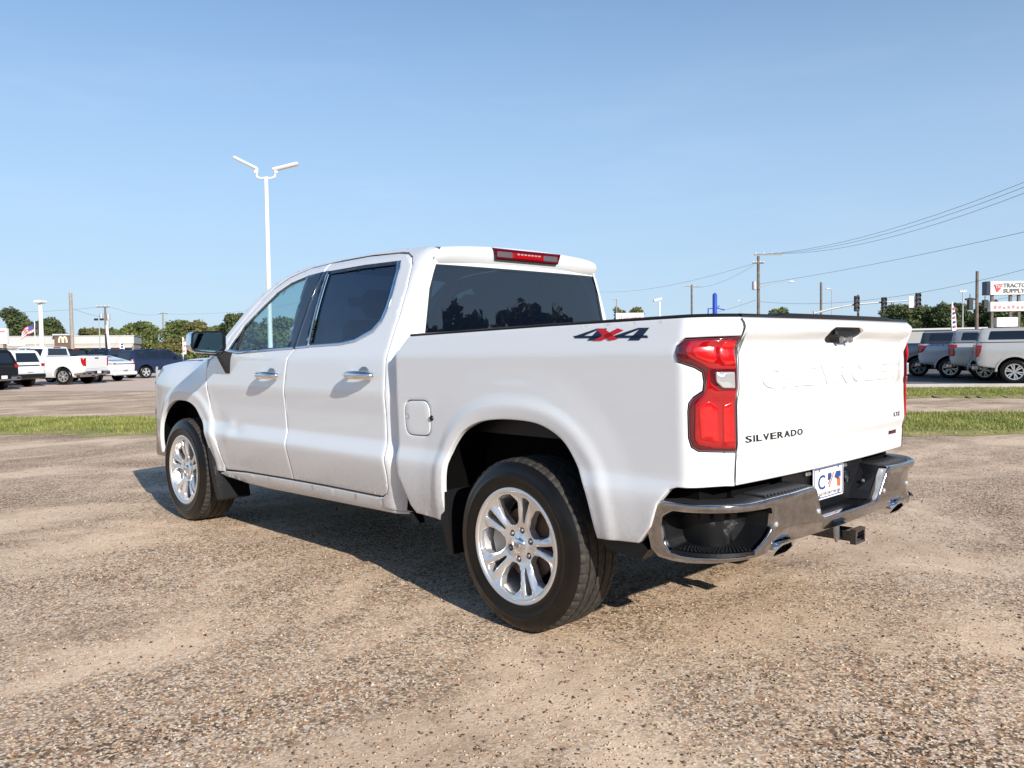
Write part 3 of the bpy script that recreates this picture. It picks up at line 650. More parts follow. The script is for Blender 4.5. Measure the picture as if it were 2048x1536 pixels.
door_f = [(2.066, 1.329)] + [(x+.005, z) for x, z in seam[1:-1]] + [(2.119, .489), (2.25, .488), (2.775, .477), (3.070, .462), (3.10, .475), (3.126, .532), (3.167, .673), (3.236, .798), (3.283, .959), (3.313, 1.079), (3.318, 1.20), (3.27, 1.262), (3.12, 1.325)] + door_top[:6] + [(2.066, 1.898)]
ARCH_F = [(3.270, .44), (3.295, .52), (3.312, .664), (3.350, .751), (3.441, .835), (3.51, .897), (3.61, .937), (3.745, .950), (3.90, .940), (4.02, .895), (4.11, .83), (4.17, .75), (4.205, .66), (4.215, .56), (4.215, .50)]
ARCH_F = spline(ARCH_F, 3)
fender = [(3.278, .44)] + ARCH_F[1:] + [(4.40, .52), (4.43, .80), (4.44, 1.10), (4.40, 1.215), (4.0, 1.255), (3.6, 1.268), (3.33, 1.275), (3.325, 1.20), (3.320, 1.079), (3.290, .959), (3.243, .798), (3.174, .673), (3.133, .532), (3.11, .475), (3.13, .44)]
def dent(x, z):    # crease in the lower front door
    return -.010*np.exp(-(((x-2.86)/.10)**2+((z-.765)/.030)**2))+.006*np.exp(-(((x-2.93)/.06)**2+((z-.80)/.03)**2))
doorY = lambda x, z: cabY(x, z)+.001*0+dent(np.asarray(x, float), np.asarray(z, float))-.012*sst(2.95, 3.2, x)*np.exp(-((np.asarray(z)-.75)/.13)**2)
handles = []
for s in (1, -1):
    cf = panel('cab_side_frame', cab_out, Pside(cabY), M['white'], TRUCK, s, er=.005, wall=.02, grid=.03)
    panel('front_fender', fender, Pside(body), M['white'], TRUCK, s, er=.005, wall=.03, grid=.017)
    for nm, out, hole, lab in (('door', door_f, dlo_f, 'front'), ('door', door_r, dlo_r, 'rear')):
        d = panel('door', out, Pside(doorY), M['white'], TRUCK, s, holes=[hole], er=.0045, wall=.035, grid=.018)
        fr_ = lab == 'front'
        # black surround of the window opening
        inn = [tuple(p) for p in offs(resample(hole, .03)[::(1 if area(np.array(hole)) > 0 else -1)], .022)]
        panel('window_seal', hole, Pside(cabY, -.007), M['gblack'], d, s, holes=[inn], er=0, wall=0, grid=.03)
        if fr_:
            gl = [(2.150, 1.335), (2.90, 1.330), (2.895, 1.50), (2.722, 1.622), (2.59, 1.712), (2.445, 1.772), (2.243, 1.812)]
            tri = [(2.925, 1.333), (3.02, 1.345), (2.925, 1.478)]
            panel('window_glass', gl, Pside(cabY, -.016), M['glass'], d, s, er=0, wall=0, grid=.035)
            panel('window_glass', tri, Pside(cabY, -.016), M['privacy'], d, s, er=0, wall=0, grid=.035)
            panel('division_bar', [(2.898, 1.318), (2.924, 1.318), (2.924, 1.50), (2.898, 1.515)], Pside(cabY, -.008), M['black'], d, s, er=.003, wall=.012, grid=.05)
            panel('pillar_cover', [(2.0645, 1.337), (2.152, 1.334), (2.252, 1.830), (2.0645, 1.843)], Pside(cabY, .004), M['gblack'], d, s, er=.002, wall=.014, grid=.035)
            cs = [(3.050, 1.330), (2.834, 1.309), (2.40, 1.325), (2.079, 1.336), (2.079, 1.350), (2.40, 1.340), (2.834, 1.325), (3.030, 1.343)]
            panel('window_trim', cs, Pside(cabY, .006), M['chrome'], d, s, er=.004, wall=.012, grid=.03)
        else:
            gl = [(1.235, 1.425), (1.40, 1.380), (1.54, 1.360), (1.905, 1.352), (2.003, 1.826), (1.60, 1.835), (1.235, 1.832), (1.200, 1.79), (1.170, 1.62), (1.170, 1.49)]
            panel('window_glass', gl, Pside(cabY, -.016), M['privacy'], d, s, er=0, wall=0, grid=.035)
            panel('pillar_cover', [(1.905, 1.344), (2.0585, 1.338), (2.0585, 1.843), (2.006, 1.845)], Pside(cabY, .004), M['gblack'], d, s, er=.002, wall=.014, grid=.035)
            panel('pillar_strip', [(1.897, 1.346), (1.907, 1.346), (2.008, 1.842), (1.998, 1.842)], Pside(cabY, .007), M['chrome'], d, s, er=.002, wall=.008, grid=.03)
            cs = [(2.053, 1.337), (1.867, 1.346), (1.534, 1.354), (1.387, 1.369), (1.230, 1.420), (1.168, 1.476), (1.150, 1.560), (1.152, 1.62), (1.185, 1.79), (1.215, 1.842), (1.243, 1.842), (1.208, 1.785), (1.180, 1.62), (1.178, 1.565), (1.192, 1.492), (1.245, 1.440), (1.394, 1.386), (1.534, 1.369), (1.867, 1.360), (2.053, 1.351)]
            panel('window_trim', cs, Pside(cabY, .006), M['chrome'], d, s, er=.004, wall=.012, grid=.03)
        # handle
        hx, hz = (2.330, 1.166) if fr_ else (1.250, 1.180)
        hy = float(cabY(hx, hz)); hp = empty('door_handle'); hp.parent = d
        mb = MB(); L = .118
        mb.tube([(hx-L, hy+.012, hz-.004), (hx-L+.006, hy+.034, hz-.003), (hx-L*.6, hy+.050, hz), (hx, hy+.055, hz+.001), (hx+L*.6, hy+.052, hz), (hx+L-.006, hy+.038, hz-.001), (hx+L, hy+.014, hz-.001)], [.015, .021, .024, .0245, .024, .021, .014], 14)
        o = mb.obj('door_handle', M['chrome'], d, True, 60)
        if s < 0: 
            for vv in o.data.vertices: vv.co.y *= -1
            fix_normals(o)
        bpy.data.objects.remove(hp)
        mb = MB(); mb.revolve([(0, .010), (.030, .008), (.040, .002), (.045, -.004)], 20, 'y', (hx-.01, hy, hz+.014)); mb.V = [(hx-.01+(x-hx+.01)*1.25, y, hz+.014+(z-hz-.014)*.75) for x, y, z in mb.V]
        o2 = mb.obj('handle_cup', M['steel'], d, True)
        mb = MB(); mb.revolve([(0, .006), (.012, .006), (.014, 0)], 12, 'y', (hx-.085, hy+.055 if False else hy+.008, hz)); o3 = mb.obj('lock_barrel', M['chrome'], d, True)
        for q in (o2, o3):
            if s < 0:
                for vv in q.data.vertices: vv.co.y *= -1
            fix_normals(q)
    # rocker
    rk = [(3.20, .425), (3.15, .400), (2.847, .380), (2.522, .377), (.868, .405), (.80, .420), (1.12, .425), (1.125, .486), (1.702, .484), (2.25, .477), (2.775, .466), (3.09, .449)]
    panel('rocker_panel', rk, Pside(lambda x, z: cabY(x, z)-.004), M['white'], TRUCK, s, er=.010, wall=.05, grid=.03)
    # dark backing seen through the gaps
    panel('door_seal', [(3.30, .46), (3.30, 1.22), (3.05, 1.30), (1.03, 1.28), (1.03, .46)], Pside(lambda x, z: np.minimum(cabY(x, z), .97)-.028), M['seam'], TRUCK, s, er=0, wall=0, grid=.12)
# spare: mirrors (arm, housing, glass)
for s in (1, -1):
    mr_ = MB()
    Y = lambda y: s*y
    hous = empty('wing_mirror'); hous.parent = TRUCK
    xs_ = [2.895, 2.905, 2.95, 3.01, 3.05, 3.07]; sc = [.90, 1.0, 1.0, .90, .66, .30]
    prof = rounded([(1.020, 1.335), (1.100, 1.308), (1.255, 1.328), (1.275, 1.36), (1.265, 1.465), (1.02, 1.478)], .03, 4)
    cy, cz = 1.15, 1.40
    for i, (x, k_) in enumerate(zip(xs_, sc)):
        for (y, z) in prof: mr_.V.append((x, Y(cy+(y-cy)*k_), cz+(z-cz)*k_))
    n = len(prof)
    for i in range(len(xs_)-1):
        for k_ in range(n): k2 = (k_+1) % n; mr_.F.append((i*n+k_, i*n+k2, (i+1)*n+k2, (i+1)*n+k_))
    mr_.F.append(tuple((len(xs_)-1)*n+k_ for k_ in range(n)))
    o = fix_normals(mr_.obj('mirror_housing', M['chrome'], hous, True))
    mb = MB(); P_ = [(cy+(y-cy)*.93, cz+(z-cz)*.93) for y, z in prof]
    mb.V = [(2.893, Y(y), z) for y, z in prof]+[(2.893, Y(cy+(y-cy)*.86), cz+(z-cz)*.84) for y, z in prof]+[(2.902, Y(cy+(y-cy)*.84), cz+(z-cz)*.82) for y, z in prof]
    for a in (0, 1):
        for k_ in range(n): k2 = (k_+1) % n; mb.F.append((a*n+k_, a*n+k2, (a+1)*n+k2, (a+1)*n+k_))
    fix_normals(mb.obj('mirror_bezel', M['gblack'], hous))
    mb = MB(); mb.V = [(2.901, Y(cy+(y-cy)*.855), cz+(z-cz)*.835) for y, z in prof]; mb.F = [tuple(range(n))]
    o = mb.obj('mirror_glass', M['mirrorgl'], hous)
    if s < 0: o.data.flip_normals()
    o.data.polygons[0].use_smooth = False
    mb = MB(); mb.prism([(.965, 1.175), (.945, 1.31), (1.02, 1.335), (1.14, 1.335), (1.14, 1.308), (1.05, 1.295), (.985, 1.17)], 2.93, 2.99, 'x')
    mb.V = [(x, Y(y), z) for x, y, z in mb.V]; fix_normals(mb.obj('mirror_arm', M['black'], hous))

# -- roof, rear wall of the cab, glass
def railz(x): return np.interp(x, [.88, .98, 1.10, 1.361, 1.673, 2.087, 2.337, 2.477, 2.61, 2.76], [1.885, 1.905, 1.918, 1.930, 1.930, 1.920, 1.903, 1.876, 1.83, 1.765])
def roof_half(x): return cabY(x, railz(x))-.012
mb = MB()
def roofp(u, t):
    x = u; hw = float(roof_half(max(x, .98))); y = t*hw
    z = float(railz(x))+.030*(1-abs(t)**2.2)-.004*math.exp(-((abs(t)-.80)/.05)**2)
    z += .010*float(sst(.97, .92, x))*0-.020*float(sst(.95, .885, x))
    return (x-.035*(1-t*t)*0, y, z)
mb.grid(roofp, list(np.linspace(2.50, .975, 34)), np.linspace(-1, 1, 41))
fix_normals(mb.obj('roof', M['white'], TRUCK, True, None))
# brow above the rear window (overhanging lip)
mb = MB()
brow = [(.985, 1.9055), (.935, 1.903), (.906, 1.898), (.892, 1.888), (.889, 1.876), (.897, 1.852), (.912, 1.828), (.936, 1.802), (.945, 1.797)]
def browp(t, k):
    x, z = brow[int(k)]; hw = float(cabY(.95 if z < 1.85 else .99, z))+.004; e = abs(t)**14
    return (x+.022*e, t*hw, z+.030*(1-abs(t)**2.2)*float(np.interp(z, [1.80, 1.90], [0, 1])))
mb.grid(browp, np.linspace(-1, 1, 50), range(len(brow)))
fix_normals(mb.obj('roof_spoiler', M['white'], TRUCK, True, 60))
BR = MB()
def brk(t, k):   # housing sits on the brow
    pr = [(.889, 1.914), (.882, 1.908), (.885, 1.852), (.893, 1.848)][int(k)]
    w = .292-.022*(int(k) >= 2)
    return (pr[0]-.006, t*w, pr[1]+.002)
BR.grid(brk, np.linspace(-1, 1, 14), range(4)); BR.grid(lambda t, k: (brk(t, 0)[0]+.03*int(k), brk(t, 0)[1], brk(t, 0)[2]+.004*int(k)), np.linspace(-1, 1, 14), range(2))
bl = fix_normals(BR.obj('brake_lamp', M['redhouse'], TRUCK, True, 40))
for a, b, mm, nm in ((-.262, -.135, 'smoke', 'cargo_lens'), (.135, .262, 'smoke', 'cargo_lens'), (-.13, .13, 'red', 'lens')):
    q = MB(); q.grid(lambda t, k: (.8745+.001*0, t, [1.900, 1.858][int(k)]), np.linspace(a, b, 4), range(2)); q.box((.874, a, 1.862), (.884, b, 1.898), .003); q.V = q.V[8:]; q.F = [tuple(i-8 for i in f) for f in q.F[3:]]
    fix_normals(q.obj(nm, M[mm], bl))
for k_ in range(7):
    q = MB(); q.box((.8725, -.105+k_*.030, 1.884), (.880, -.105+k_*.030+.022, 1.894), .002); q.obj('led', M['clear'], bl)

def xrear(z): return np.interp(z, [.4, 1.25, 1.40, 1.80, 1.9], [.935, .935, .915, .940, .945])
def Pwall(off=0.0):
    def P(u, v, h):
        ed = cabY(xrear(v), v); t = np.abs(u)/ed
        return np.stack([xrear(v)-.022*(1-t**3)*sst(1.0, .86, t)-off+h, u, v], 1)
    return P
edge = [(float(cabY(xrear(z), z)), z) for z in (.50, .70, .9, 1.1, 1.25, 1.32, 1.40, 1.48, 1.56, 1.64, 1.72, 1.80, 1.845)]
wall_out = [(y, z) for y, z in edge]+[(-y, z) for y, z in edge[::-1]]
rw = rounded([(.795, 1.36), (.708, 1.800), (-.708, 1.800), (-.795, 1.36)], .02, 3)
panel('cab_rear_wall', wall_out, Pwall(), M['white'], TRUCK, 1, holes=[rw], er=.003, wall=.02, grid=.04, flip=True)
rwin = panel('rear_window', rw, Pwall(-.006), M['rearglass'], TRUCK, 1, er=0, wall=0, grid=.1, flip=True, smooth=False)
rin = rounded([(.775, 1.375), (.690, 1.788), (-.690, 1.788), (-.775, 1.375)], .02, 3)
panel('window_seal', rw, Pwall(-.003), M['gblack'], rwin, 1, holes=[rin], er=0, wall=0, grid=.1, flip=True)
# slider frame of the centre pane
panel('slider_frame', rounded([(.25, 1.39), (.25, 1.765), (-.25, 1.765), (-.25, 1.39)], .02, 3), Pwall(-.012), M['gblack'], rwin, 1, holes=[rounded([(.238, 1.40), (.238, 1.757), (-.238, 1.757), (-.238, 1.40)], .02, 3)], er=0, wall=0, grid=.1, flip=True)

# windshield and A pillars
mb = MB()
def wsp(u, t):
    hw0, hw1 = .70, .86; hw = hw0+(hw1-hw0)*u; x = 2.50+(3.42-2.50)*u-.16*t*t*1.0*(.5+.5*u); z = 1.880-(1.880-1.300)*u**1.12+.035*(1-t*t)*(1-.4*u)
    return (x, t*hw, z)
mb.grid(wsp, np.linspace(0, 1, 14), np.linspace(-1, 1, 16)); ws = fix_normals(mb.obj('windshield', M['wshield'], TRUCK, True))
# hood
mb = MB()
def hoodp(u, t):
    x = 3.30+(4.60-3.30)*u-.10*t*t*u; hw = float(body(min(x, 4.40), 1.255))-.005; hw = min(hw, .895)
    z = float(np.interp(x, [3.30, 3.6, 4.0, 4.3, 4.48, 4.58, 4.62], [1.295, 1.300, 1.292, 1.268, 1.235, 1.18, 1.13]))
    z += -.028*abs(t)**6+.022*float(sst(.72, .60, abs(t)))-.004
    return (x, t*hw, z)
mb.grid(hoodp, np.linspace(0, 1, 34), np.linspace(-1, 1, 49)); fix_normals(mb.obj('hood', M['white'], TRUCK, True))
# nose: plan path round the front, bands of grille, lamps and bumper
def nose(s_):
    s_ = np.asarray(s_, float); a = np.abs(s_); sg = np.sign(s_)
    y = np.where(a < .70, a, .70+.245*np.sin(np.clip((a-.70)/.34, 0, 1)*math.pi/2)); x = np.where(a < .70, 4.66-.09*(a/.70)**2, 4.57-.17*(1-np.cos(np.clip((a-.70)/.34, 0, 1)*math.pi/2))); x = x-np.clip(a-1.04, 0, 1)
    return x, y*sg
def Pnose(off=0.0):
    def P(u, v, h):
        x, y = nose(u); f = 1-(off-h)*-0.0
        return np.stack([x+(off-h), y*(1+.0*h), v], 1)
    return P
panel('front_bumper', rounded([(-1.16, .46), (1.16, .46), (1.16, .62), (.98, .80), (.98, .86), (-.98, .86), (-.98, .80), (-1.16, .62)], .02), Pnose(.02), M['bchrome'], TRUCK, 1, er=.015, wall=.08, grid=.05)
panel('front_bumper_cover', rounded([(-1.2, .80), (-1.2, 1.02), (-1.0, 1.06), (1.0, 1.06), (1.2, 1.02), (1.2, .80)], .02), Pnose(-.005), M['white'], TRUCK, 1, er=.01, wall=.06, grid=.05)
panel('grille', rounded([(-.72, .78), (-.78, 1.12), (.78, 1.12), (.72, .78)], .03), Pnose(.012), M['black'], TRUCK, 1, er=.01, wall=.05, grid=.06)
for z_ in (.86, .94, 1.02): panel('grille_bar', [(-.74, z_), (.74, z_), (.74, z_+.025), (-.74, z_+.025)], Pnose(.03), M['chrome'], TRUCK, 1, er=.006, wall=.03, grid=.06)
for s in (1, -1):
    hl_ = panel('headlight', rounded([(s*.74, .98), (s*.95, .99), (s*.97, 1.09), (s*.76, 1.08)], .02), Pnose(.004), M['gblack'], TRUCK, 1, er=.01, wall=.05, grid=.04)
    panel('lens', rounded([(s*.80, 1.0), (s*.92, 1.01), (s*.92, 1.06), (s*.80, 1.05)], .01), Pnose(.016), M['clear'], hl_, 1, er=.004, wall=.01, grid=.04)
mb = MB(); mb.box((3.5, -.80, .80), (4.40, .80, 1.22)); mb.box((3.30, -.93, .52), (3.33, .93, 1.25)); mb.box((4.3, -.85, .5), (4.50, .85, 1.1)); mb.obj('engine_bay', M['dark'], TRUCK)
panel('hood_front_edge', rounded([(-.98, 1.10), (.98, 1.10), (.96, 1.21), (-.96, 1.21)], .02), Pnose(-.015), M['white'], TRUCK, 1, er=.01, wall=.05, grid=.05)

# -- bed interior
mb = MB(); mb.box((-1.00, -.80, .90), (.90, .80, .93)); bf = mb.obj('bed_floor', M['black'], TRUCK)
for s in (1, -1):
    mb = MB(); mb.box((-1.02, s*.845, .90), (.90, s*.865, 1.40)); mb.obj('bed_inner_wall', M['black'], TRUCK)
mb = MB(); mb.box((.885, -.88, .60), (.915, .88, 1.385)); mb.box((.80, -.88, 1.375), (.915, .88, 1.397), .006); mb.obj('bed_front_wall', M['black'], TRUCK)

# -- tailgate
TGX = sm([(0, -1.030), (.77, -1.036), (.885, -1.040), (.905, -1.046), (.925, -1.058), (1.06, -1.052), (1.115, -1.052), (1.145, -1.064), (1.245, -1.063), (1.30, -1.050), (1.325, -1.050), (1.350, -1.078), (1.385, -1.096), (1.405, -1.090), (1.425, -1.06), (1.5, -1.06)], .007)
def tgx(y, z):
    y = np.asarray(y, float); z = np.asarray(z, float)
    x = np.interp(z, *TGX)-.030*(1-(np.abs(y)/.81)**2.2)
    # angled sculpture below the name: the mid panel fades out before the edges
    k = sst(.66, .77, np.abs(y)+ .35*np.clip(1.13-z, 0, .2)); x = x+k*(.010*sst(1.10, 1.14, z)*sst(1.30, 1.25, z))
    # scoop either side of the handle
    x = x+.014*np.exp(-((z-1.338)/.020)**2)*np.exp(-(y/.42)**4)
    return x
def Ptg(off=0.0):
    return lambda u, v, h: np.stack([tgx(u, v)-off+h, u, v], 1)
tg_out = rounded([(.8195, .772), (.8205, 1.424), (-.8205, 1.424), (-.8195, .772)], .006, 2)
hnd = rounded([(.165, 1.352), (.115, 1.322), (-.115, 1.322), (-.165, 1.352), (-.165, 1.372), (-.130, 1.388), (.130, 1.388), (.165, 1.372)], .015, 3)
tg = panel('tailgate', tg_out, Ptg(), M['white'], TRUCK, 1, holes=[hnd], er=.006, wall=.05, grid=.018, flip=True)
hp = panel('tailgate_handle', hnd, Ptg(-.012), M['black'], tg, 1, er=.004, wall=.004, grid=.03, flip=True)
mb = MB(); hx = float(tgx(0, 1.36)); mb.box((hx-.004, -.10, 1.350), (hx+.02, .10, 1.380), .008); mb.obj('handle_lever', M['black'], hp)
mb = MB()
for k_ in (-1, 1): mb.revolve([(0, -.010), (.013, -.010), (.016, 0)], 16, 'x', (hx+.004, k_*.045, 1.335))
mb.box((hx-.006, -.03, 1.328), (hx+.004, .03, 1.344), .004); fix_normals(mb.obj('camera_lens', M['steel'], hp))
# tailgate top cap
mb = MB()
def tcap(y, k):
    pr = [(.004, 1.419), (-.004, 1.430), (.006, 1.437), (.05, 1.4375), (.058, 1.43), (.058, 1.36)][int(k)]
    up_ = .007*float(sst(.58, .52, abs(y)))*(1 if 0 < int(k) < 5 else 0)
    return (float(tgx(y, 1.424))+pr[0], y, pr[1]+up_)
mb.grid(tcap, np.linspace(-.815, .815, 60), range(6)); fix_normals(mb.obj('tailgate_cap', M['black'], tg, True))
mb = MB(); mb.box((-.985, -.80, .80), (-.975, .80, 1.40)); mb.obj('tailgate_inner', M['black'], tg)
for s in (1, -1):  # dark strip added in the tailgate gap to stand for its shade
    mb = MB(); zz_ = np.linspace(.773, 1.420, 40)
    mb.grid(lambda z, k: (min(float(tgx(.82, z))+.006, -1.0415+float(np.interp(z, *TAILX))), s*(.8200+.0062*k), z), zz_, (0, 1)); fix_normals(mb.obj('tailgate_gap_shade', M['dark'], tg))
onTG = lambda cy, cz: (lambda a, b, d: (float(tgx(cy-a, cz+b))-d+.0005, cy-a, cz+b))
# raised name: finely cut letters so that they follow the panel
def tg_text(name, s, w, h, cy, cz, m, depth, **kw):
    V, F = text_fit(s, w, h, depth=depth, **kw); f = onTG(cy, cz)
    o = mesh_obj(name, [f(*v) for v in V], F, m, tg); fix_normals(o); return o
letters = 'CHEVROLET'; wL = 1.385/9
for i, ch in enumerate(letters):
    tg_text('raised_letter', ch, wL*.80, .084, .6925-wL*(i+.5), 1.186, M['white'], .0056, bold=.018)
letters = 'SILVERADO'; ww = [1, .42, .9, 1, 1, 1, 1, 1, 1]; tot = sum(ww); cur = .785
for ch, w_ in zip(letters, ww):
    wc = .43*w_/tot; tg_text('badge_letter', ch, wc*(.80 if ch != 'I' else .38), .026, cur-wc/2, .951, M['badge'], .004, bold=.012); cur -= wc
for i, ch in enumerate('LTZ'): tg_text('badge_letter', ch, .026, .020, -.650-.031*(i+.5)+.01, .957, M['badge'], .004, bold=.01)
for i, ch in enumerate('DURAMAX'): tg_text('badge_letter', ch, .0135, .018, -.628-.0157*(i+.5)+.01, .865, M['badgered'], .004, bold=.02)

# -- rear bumper
def mkbump():
    pts = [(-1.155, 0.0), (-1.145, .55), (-1.13, .68)]+[(-.90+.23*math.cos(a), .68+.31*math.sin(a)) for a in np.linspace(math.pi, math.pi/2, 14)][1:]+[(-.60, .99)]
    pts = np.array(pts); s_ = np.concatenate([[0], np.cumsum(np.hypot(*np.diff(pts, axis=0).T))])
    ss = np.linspace(0, s_[-1], 200); X = np.interp(ss, s_, pts[:, 0]); Y_ = np.interp(ss, s_, pts[:, 1])
    k = np.exp(-np.linspace(-2, 2, 13)**2); k /= k.sum(); X = np.convolve(np.pad(X, 6, mode='reflect', reflect_type='even'), k, 'valid'); Yp = np.convolve(np.pad(Y_, 6, mode='reflect', reflect_type='odd'), k, 'valid')
    return ss, X, Yp
BS, BX, BY = mkbump(); BTX = np.gradient(BX, BS); BTY = np.gradient(BY, BS)
def bpath(s_):
    a = np.abs(s_); sg = np.where(np.asarray(s_) < 0, -1.0, 1.0); x = np.interp(a, BS, BX); y = np.interp(a, BS, BY); tx = np.interp(a, BS, BTX); ty = np.interp(a, BS, BTY)
    l = np.hypot(tx, ty); return x, y*sg, -ty/l, tx/l*sg     # outward normal
def Pb(off=0.0):
    def P(u, v, h):
        x, y, nx, ny = bpath(u); d = off-h-.25*np.clip(.582-v, 0, .06)*sst(.66, .60, np.abs(u))-.11*np.clip(.735-v, 0, .4)+.006
        return np.stack([x+nx*d, y+ny*d, v], 1)
    return P
halfb = [(.268, .578), (.292, .596), (.362, .712), (.385, .728), (.706, .720), (.829, .713), (.977, .713), (1.185, .712), (1.235, .690), (1.265, .645), (1.272, .595), (1.262, .508), (1.227, .480), (1.157, .474), (.923, .486), (.760, .494), (.705, .500), (.655, .540), (.525, .543), (.497, .515), (.25, .512)]
bout = halfb+[(-a, b) for a, b in halfb[::-1]]
step = rounded([(1.200, .611), (1.192, .648), (1.142, .676), (.700, .682), (.684, .665), (.684, .600), (.717, .566), (.778, .528), (.830, .512), (.967, .511), (1.123, .508), (1.171, .517), (1.192, .549)], .01, 2)
bump = panel('rear_bumper', bout, Pb(), M['bchrome'], TRUCK, 1, holes=[step, [(-a, b) for a, b in step]], er=.009, wall=.045, grid=.03, flip=True)
for s in (1, -1):
    so_ = [(s*a, b) for a, b in step]
    so_ = [tuple(p) for p in resample(so_, .03)]; so_ = so_ if area(np.array(so_)) > 0 else so_[::-1]
    # recess: walls running in and a back plate
    big = [tuple(p) for p in offs(np.array(so_), -.001)]
    X, F = panel_geo(big, Pb(-.004), er=0, wall=0, grid=.2)
    nV = len(big); Vr = []; Fr = []
    dep = [.014, .035, .07, .11]; shr = [0, .004, .012, .02]
    for h_, q_ in zip(dep, shr):
        R_ = offs(np.array(big), q_); R_[:, 1] = np.maximum(R_[:, 1], .512); Vr += [tuple(p) for p in Pb(-.004)(R_[:, 0], R_[:, 1], np.full(nV, h_))]
    for k_ in range(3):
        for j in range(nV): j2 = (j+1) % nV; Fr.append((k_*nV+j, k_*nV+j2, (k_+1)*nV+j2, (k_+1)*nV+j))
    bk_ = offs(np.array(big), .018); bk_[:, 1] = np.maximum(bk_[:, 1], .512)
    cs_ = fix_normals(mesh_obj('corner_step', Vr, Fr, M['black'], bump)); panel('step_back', [tuple(p) for p in bk_], Pb(-.112), M['black'], bump, 1, er=0, wall=0, grid=.05)
    # tread pad with nubs
    mb = MB(); us = np.linspace(.80, 1.15, 16)
    mb.grid(lambda u, k: (lambda x, y, nx, ny: (x+nx*[-.002, -.004, -.105][int(k)], y+ny*[-.002, -.004, -.105][int(k)], [.512, .526, .530][int(k)]))(*[float(q) for q in bpath(s*u)]), us, range(3))
    fix_normals(mb.obj('tread_pad', M['black'], bump))
    mb = MB()
    for r_ in range(5):
        for k_ in range(18):
            u = .815+.32*(k_+.5*(r_ % 2))/18; x, y, nx, ny = [float(q) for q in bpath(s*u)]; d_ = -.018-.017*r_
            mb.box((x+nx*d_-.0045, y+ny*d_-.0045, .527), (x+nx*d_+.0045, y+ny*d_+.0045, .534), .002)
    o = mb.obj('tread_nubs', M['black'], bump); o['kind'] = 'stuff'
    for u_, z_ in ((.337, .618), (.665, .612)):
        x, y, _ = [float(q) for q in Pb(0)(np.array([s*u_]), np.array([z_]), np.array([0.0]))[0]]; x += .008
        mb = MB(); mb.revolve([(0, -.005), (.008, -.005), (.0105, -.003), (.0120, .008)], 18, 'x', (x-.010, y, z_)); fix_normals(mb.obj('parking_sensor', M['clear'], bump, True, 50))
    # step pad on top with ribs
    mb = MB()
    us = np.linspace(.372, 1.245, 40)
    def padp(u, k):
        x, y, nx, ny = [float(q) for q in bpath(s*u)]; k = int(k); zt = float(np.interp(u, [.37, .70, .83, 1.2], [.722, .716, .709, .706]))
        d_ = [-.006, -.012, -.10][k]
        xi, yi = x+nx*d_, y+ny*d_
        if k == 2: xi = max(xi, -1.0) if u < .8 else xi; 
        return (xi, yi, zt+[0, .006, .010][k])
    mb.grid(padp, us, range(3)); fix_normals(mb.obj('bumper_pad', M['pad'], bump))
    for k_ in range(14):
        u = .40+k_*.024; x, y, nx, ny = [float(q) for q in bpath(s*u)]
        q = MB(); q.box((x+.018, y-.006, .722), (x+.115, y+.006, .734), .003); q.obj('pad_rib', M['pad'], bump)
# centre notch: lower deck, side cheeks, plate panel
mb = MB(); mb.box((-1.120, -.27, .560), (-1.02, .27, .5765), .002); mb.obj('notch_deck', M['black'], bump)
for s in (1, -1):
    mb = MB(); V8 = [(-1.128, s*.292, .58), (-1.128, s*.372, .722), (-1.005, s*.372, .735), (-1.005, s*.235, .58)]
    mb.add(V8+[(x, y+s*.012, z) for x, y, z in V8], [(0, 1, 2, 3), (7, 6, 5, 4), (0, 4, 5, 1), (1, 5, 6, 2), (2, 6, 7, 3), (3, 7, 4, 0)]); fix_normals(mb.obj('notch_cheek', M['black'], bump))
    mb = MB(); mb.revolve([(0, -.008), (.007, -.008), (.009, 0)], 12, 'x', (-1.055, s*.305, .66)); fix_normals(mb.obj('bolt', M['steel'], bump))
mb = MB(); mb.box((-1.012, -.40, .56), (-1.00, .40, .765)); mb.obj('plate_panel', M['black'], bump)
mb = MB(); mb.revolve([(0, -.012), (.020, -.012), (.030, -.010), (.034, 0)], 24, 'x', (-1.012, -.218, .690)); fix_normals(mb.obj('trailer_socket', M['gblack'], bump, True, 50))
for q_ in (.16, -.205): mb = MB(); mb.box((-1.026, q_, .735), (-1.012, q_+.045, .752), .004); mb.obj('plate_lamp', M['steel'], bump)
# plate
plx, plz = -1.030, .690
mb = MB(); mb.prism(rounded([(-.150, plz-.074), (.150, plz-.074), (.150, plz+.074), (-.150, plz+.074)], .01, 3), plx, plx+.004, 'x'); lp = fix_normals(mb.obj('licence_plate', M['platewhite'], TRUCK))
def prt(name, poly, m, d=.0012):
    q = MB(); q.prism([(-a, plz+b) for a, b in poly], plx-d, plx-.0002, 'x'); return fix_normals(q.obj(name, M[m], lp))
W_, H_ = .143, .067
for a0, b0, a1, b1 in ((-W_, H_-.004, W_, H_), (-W_, -H_, W_, -H_+.004), (-W_, -H_, -W_+.004, H_), (W_-.004, -H_, W_, H_)): prt('border_line', [(a0, b0), (a1, b0), (a1, b1), (a0, b1)], 'plateblue')
prt('state_emblem', [(.055, .015), (.075, .040), (.120, .038), (.122, .012), (.105, .010), (.095, .0), (.070, .008)], 'plateblue')
prt('emblem_base', [(.082, .004), (.118, .008), (.118, -.034), (.086, -.030)], 'plateorange')
prt('flag_field', [(-.010, .038), (.022, .040), (.018, .010), (-.012, .006)], 'plateblue')
prt('flag_stripe', [(.048, .040), (.056, .040), (.006, -.028), (-.006, -.028)], 'plateorange')
prt('flag_stripe', [(.030, .034), (.036, .034), (-.002, -.012), (-.010, -.012)], 'plateblue')
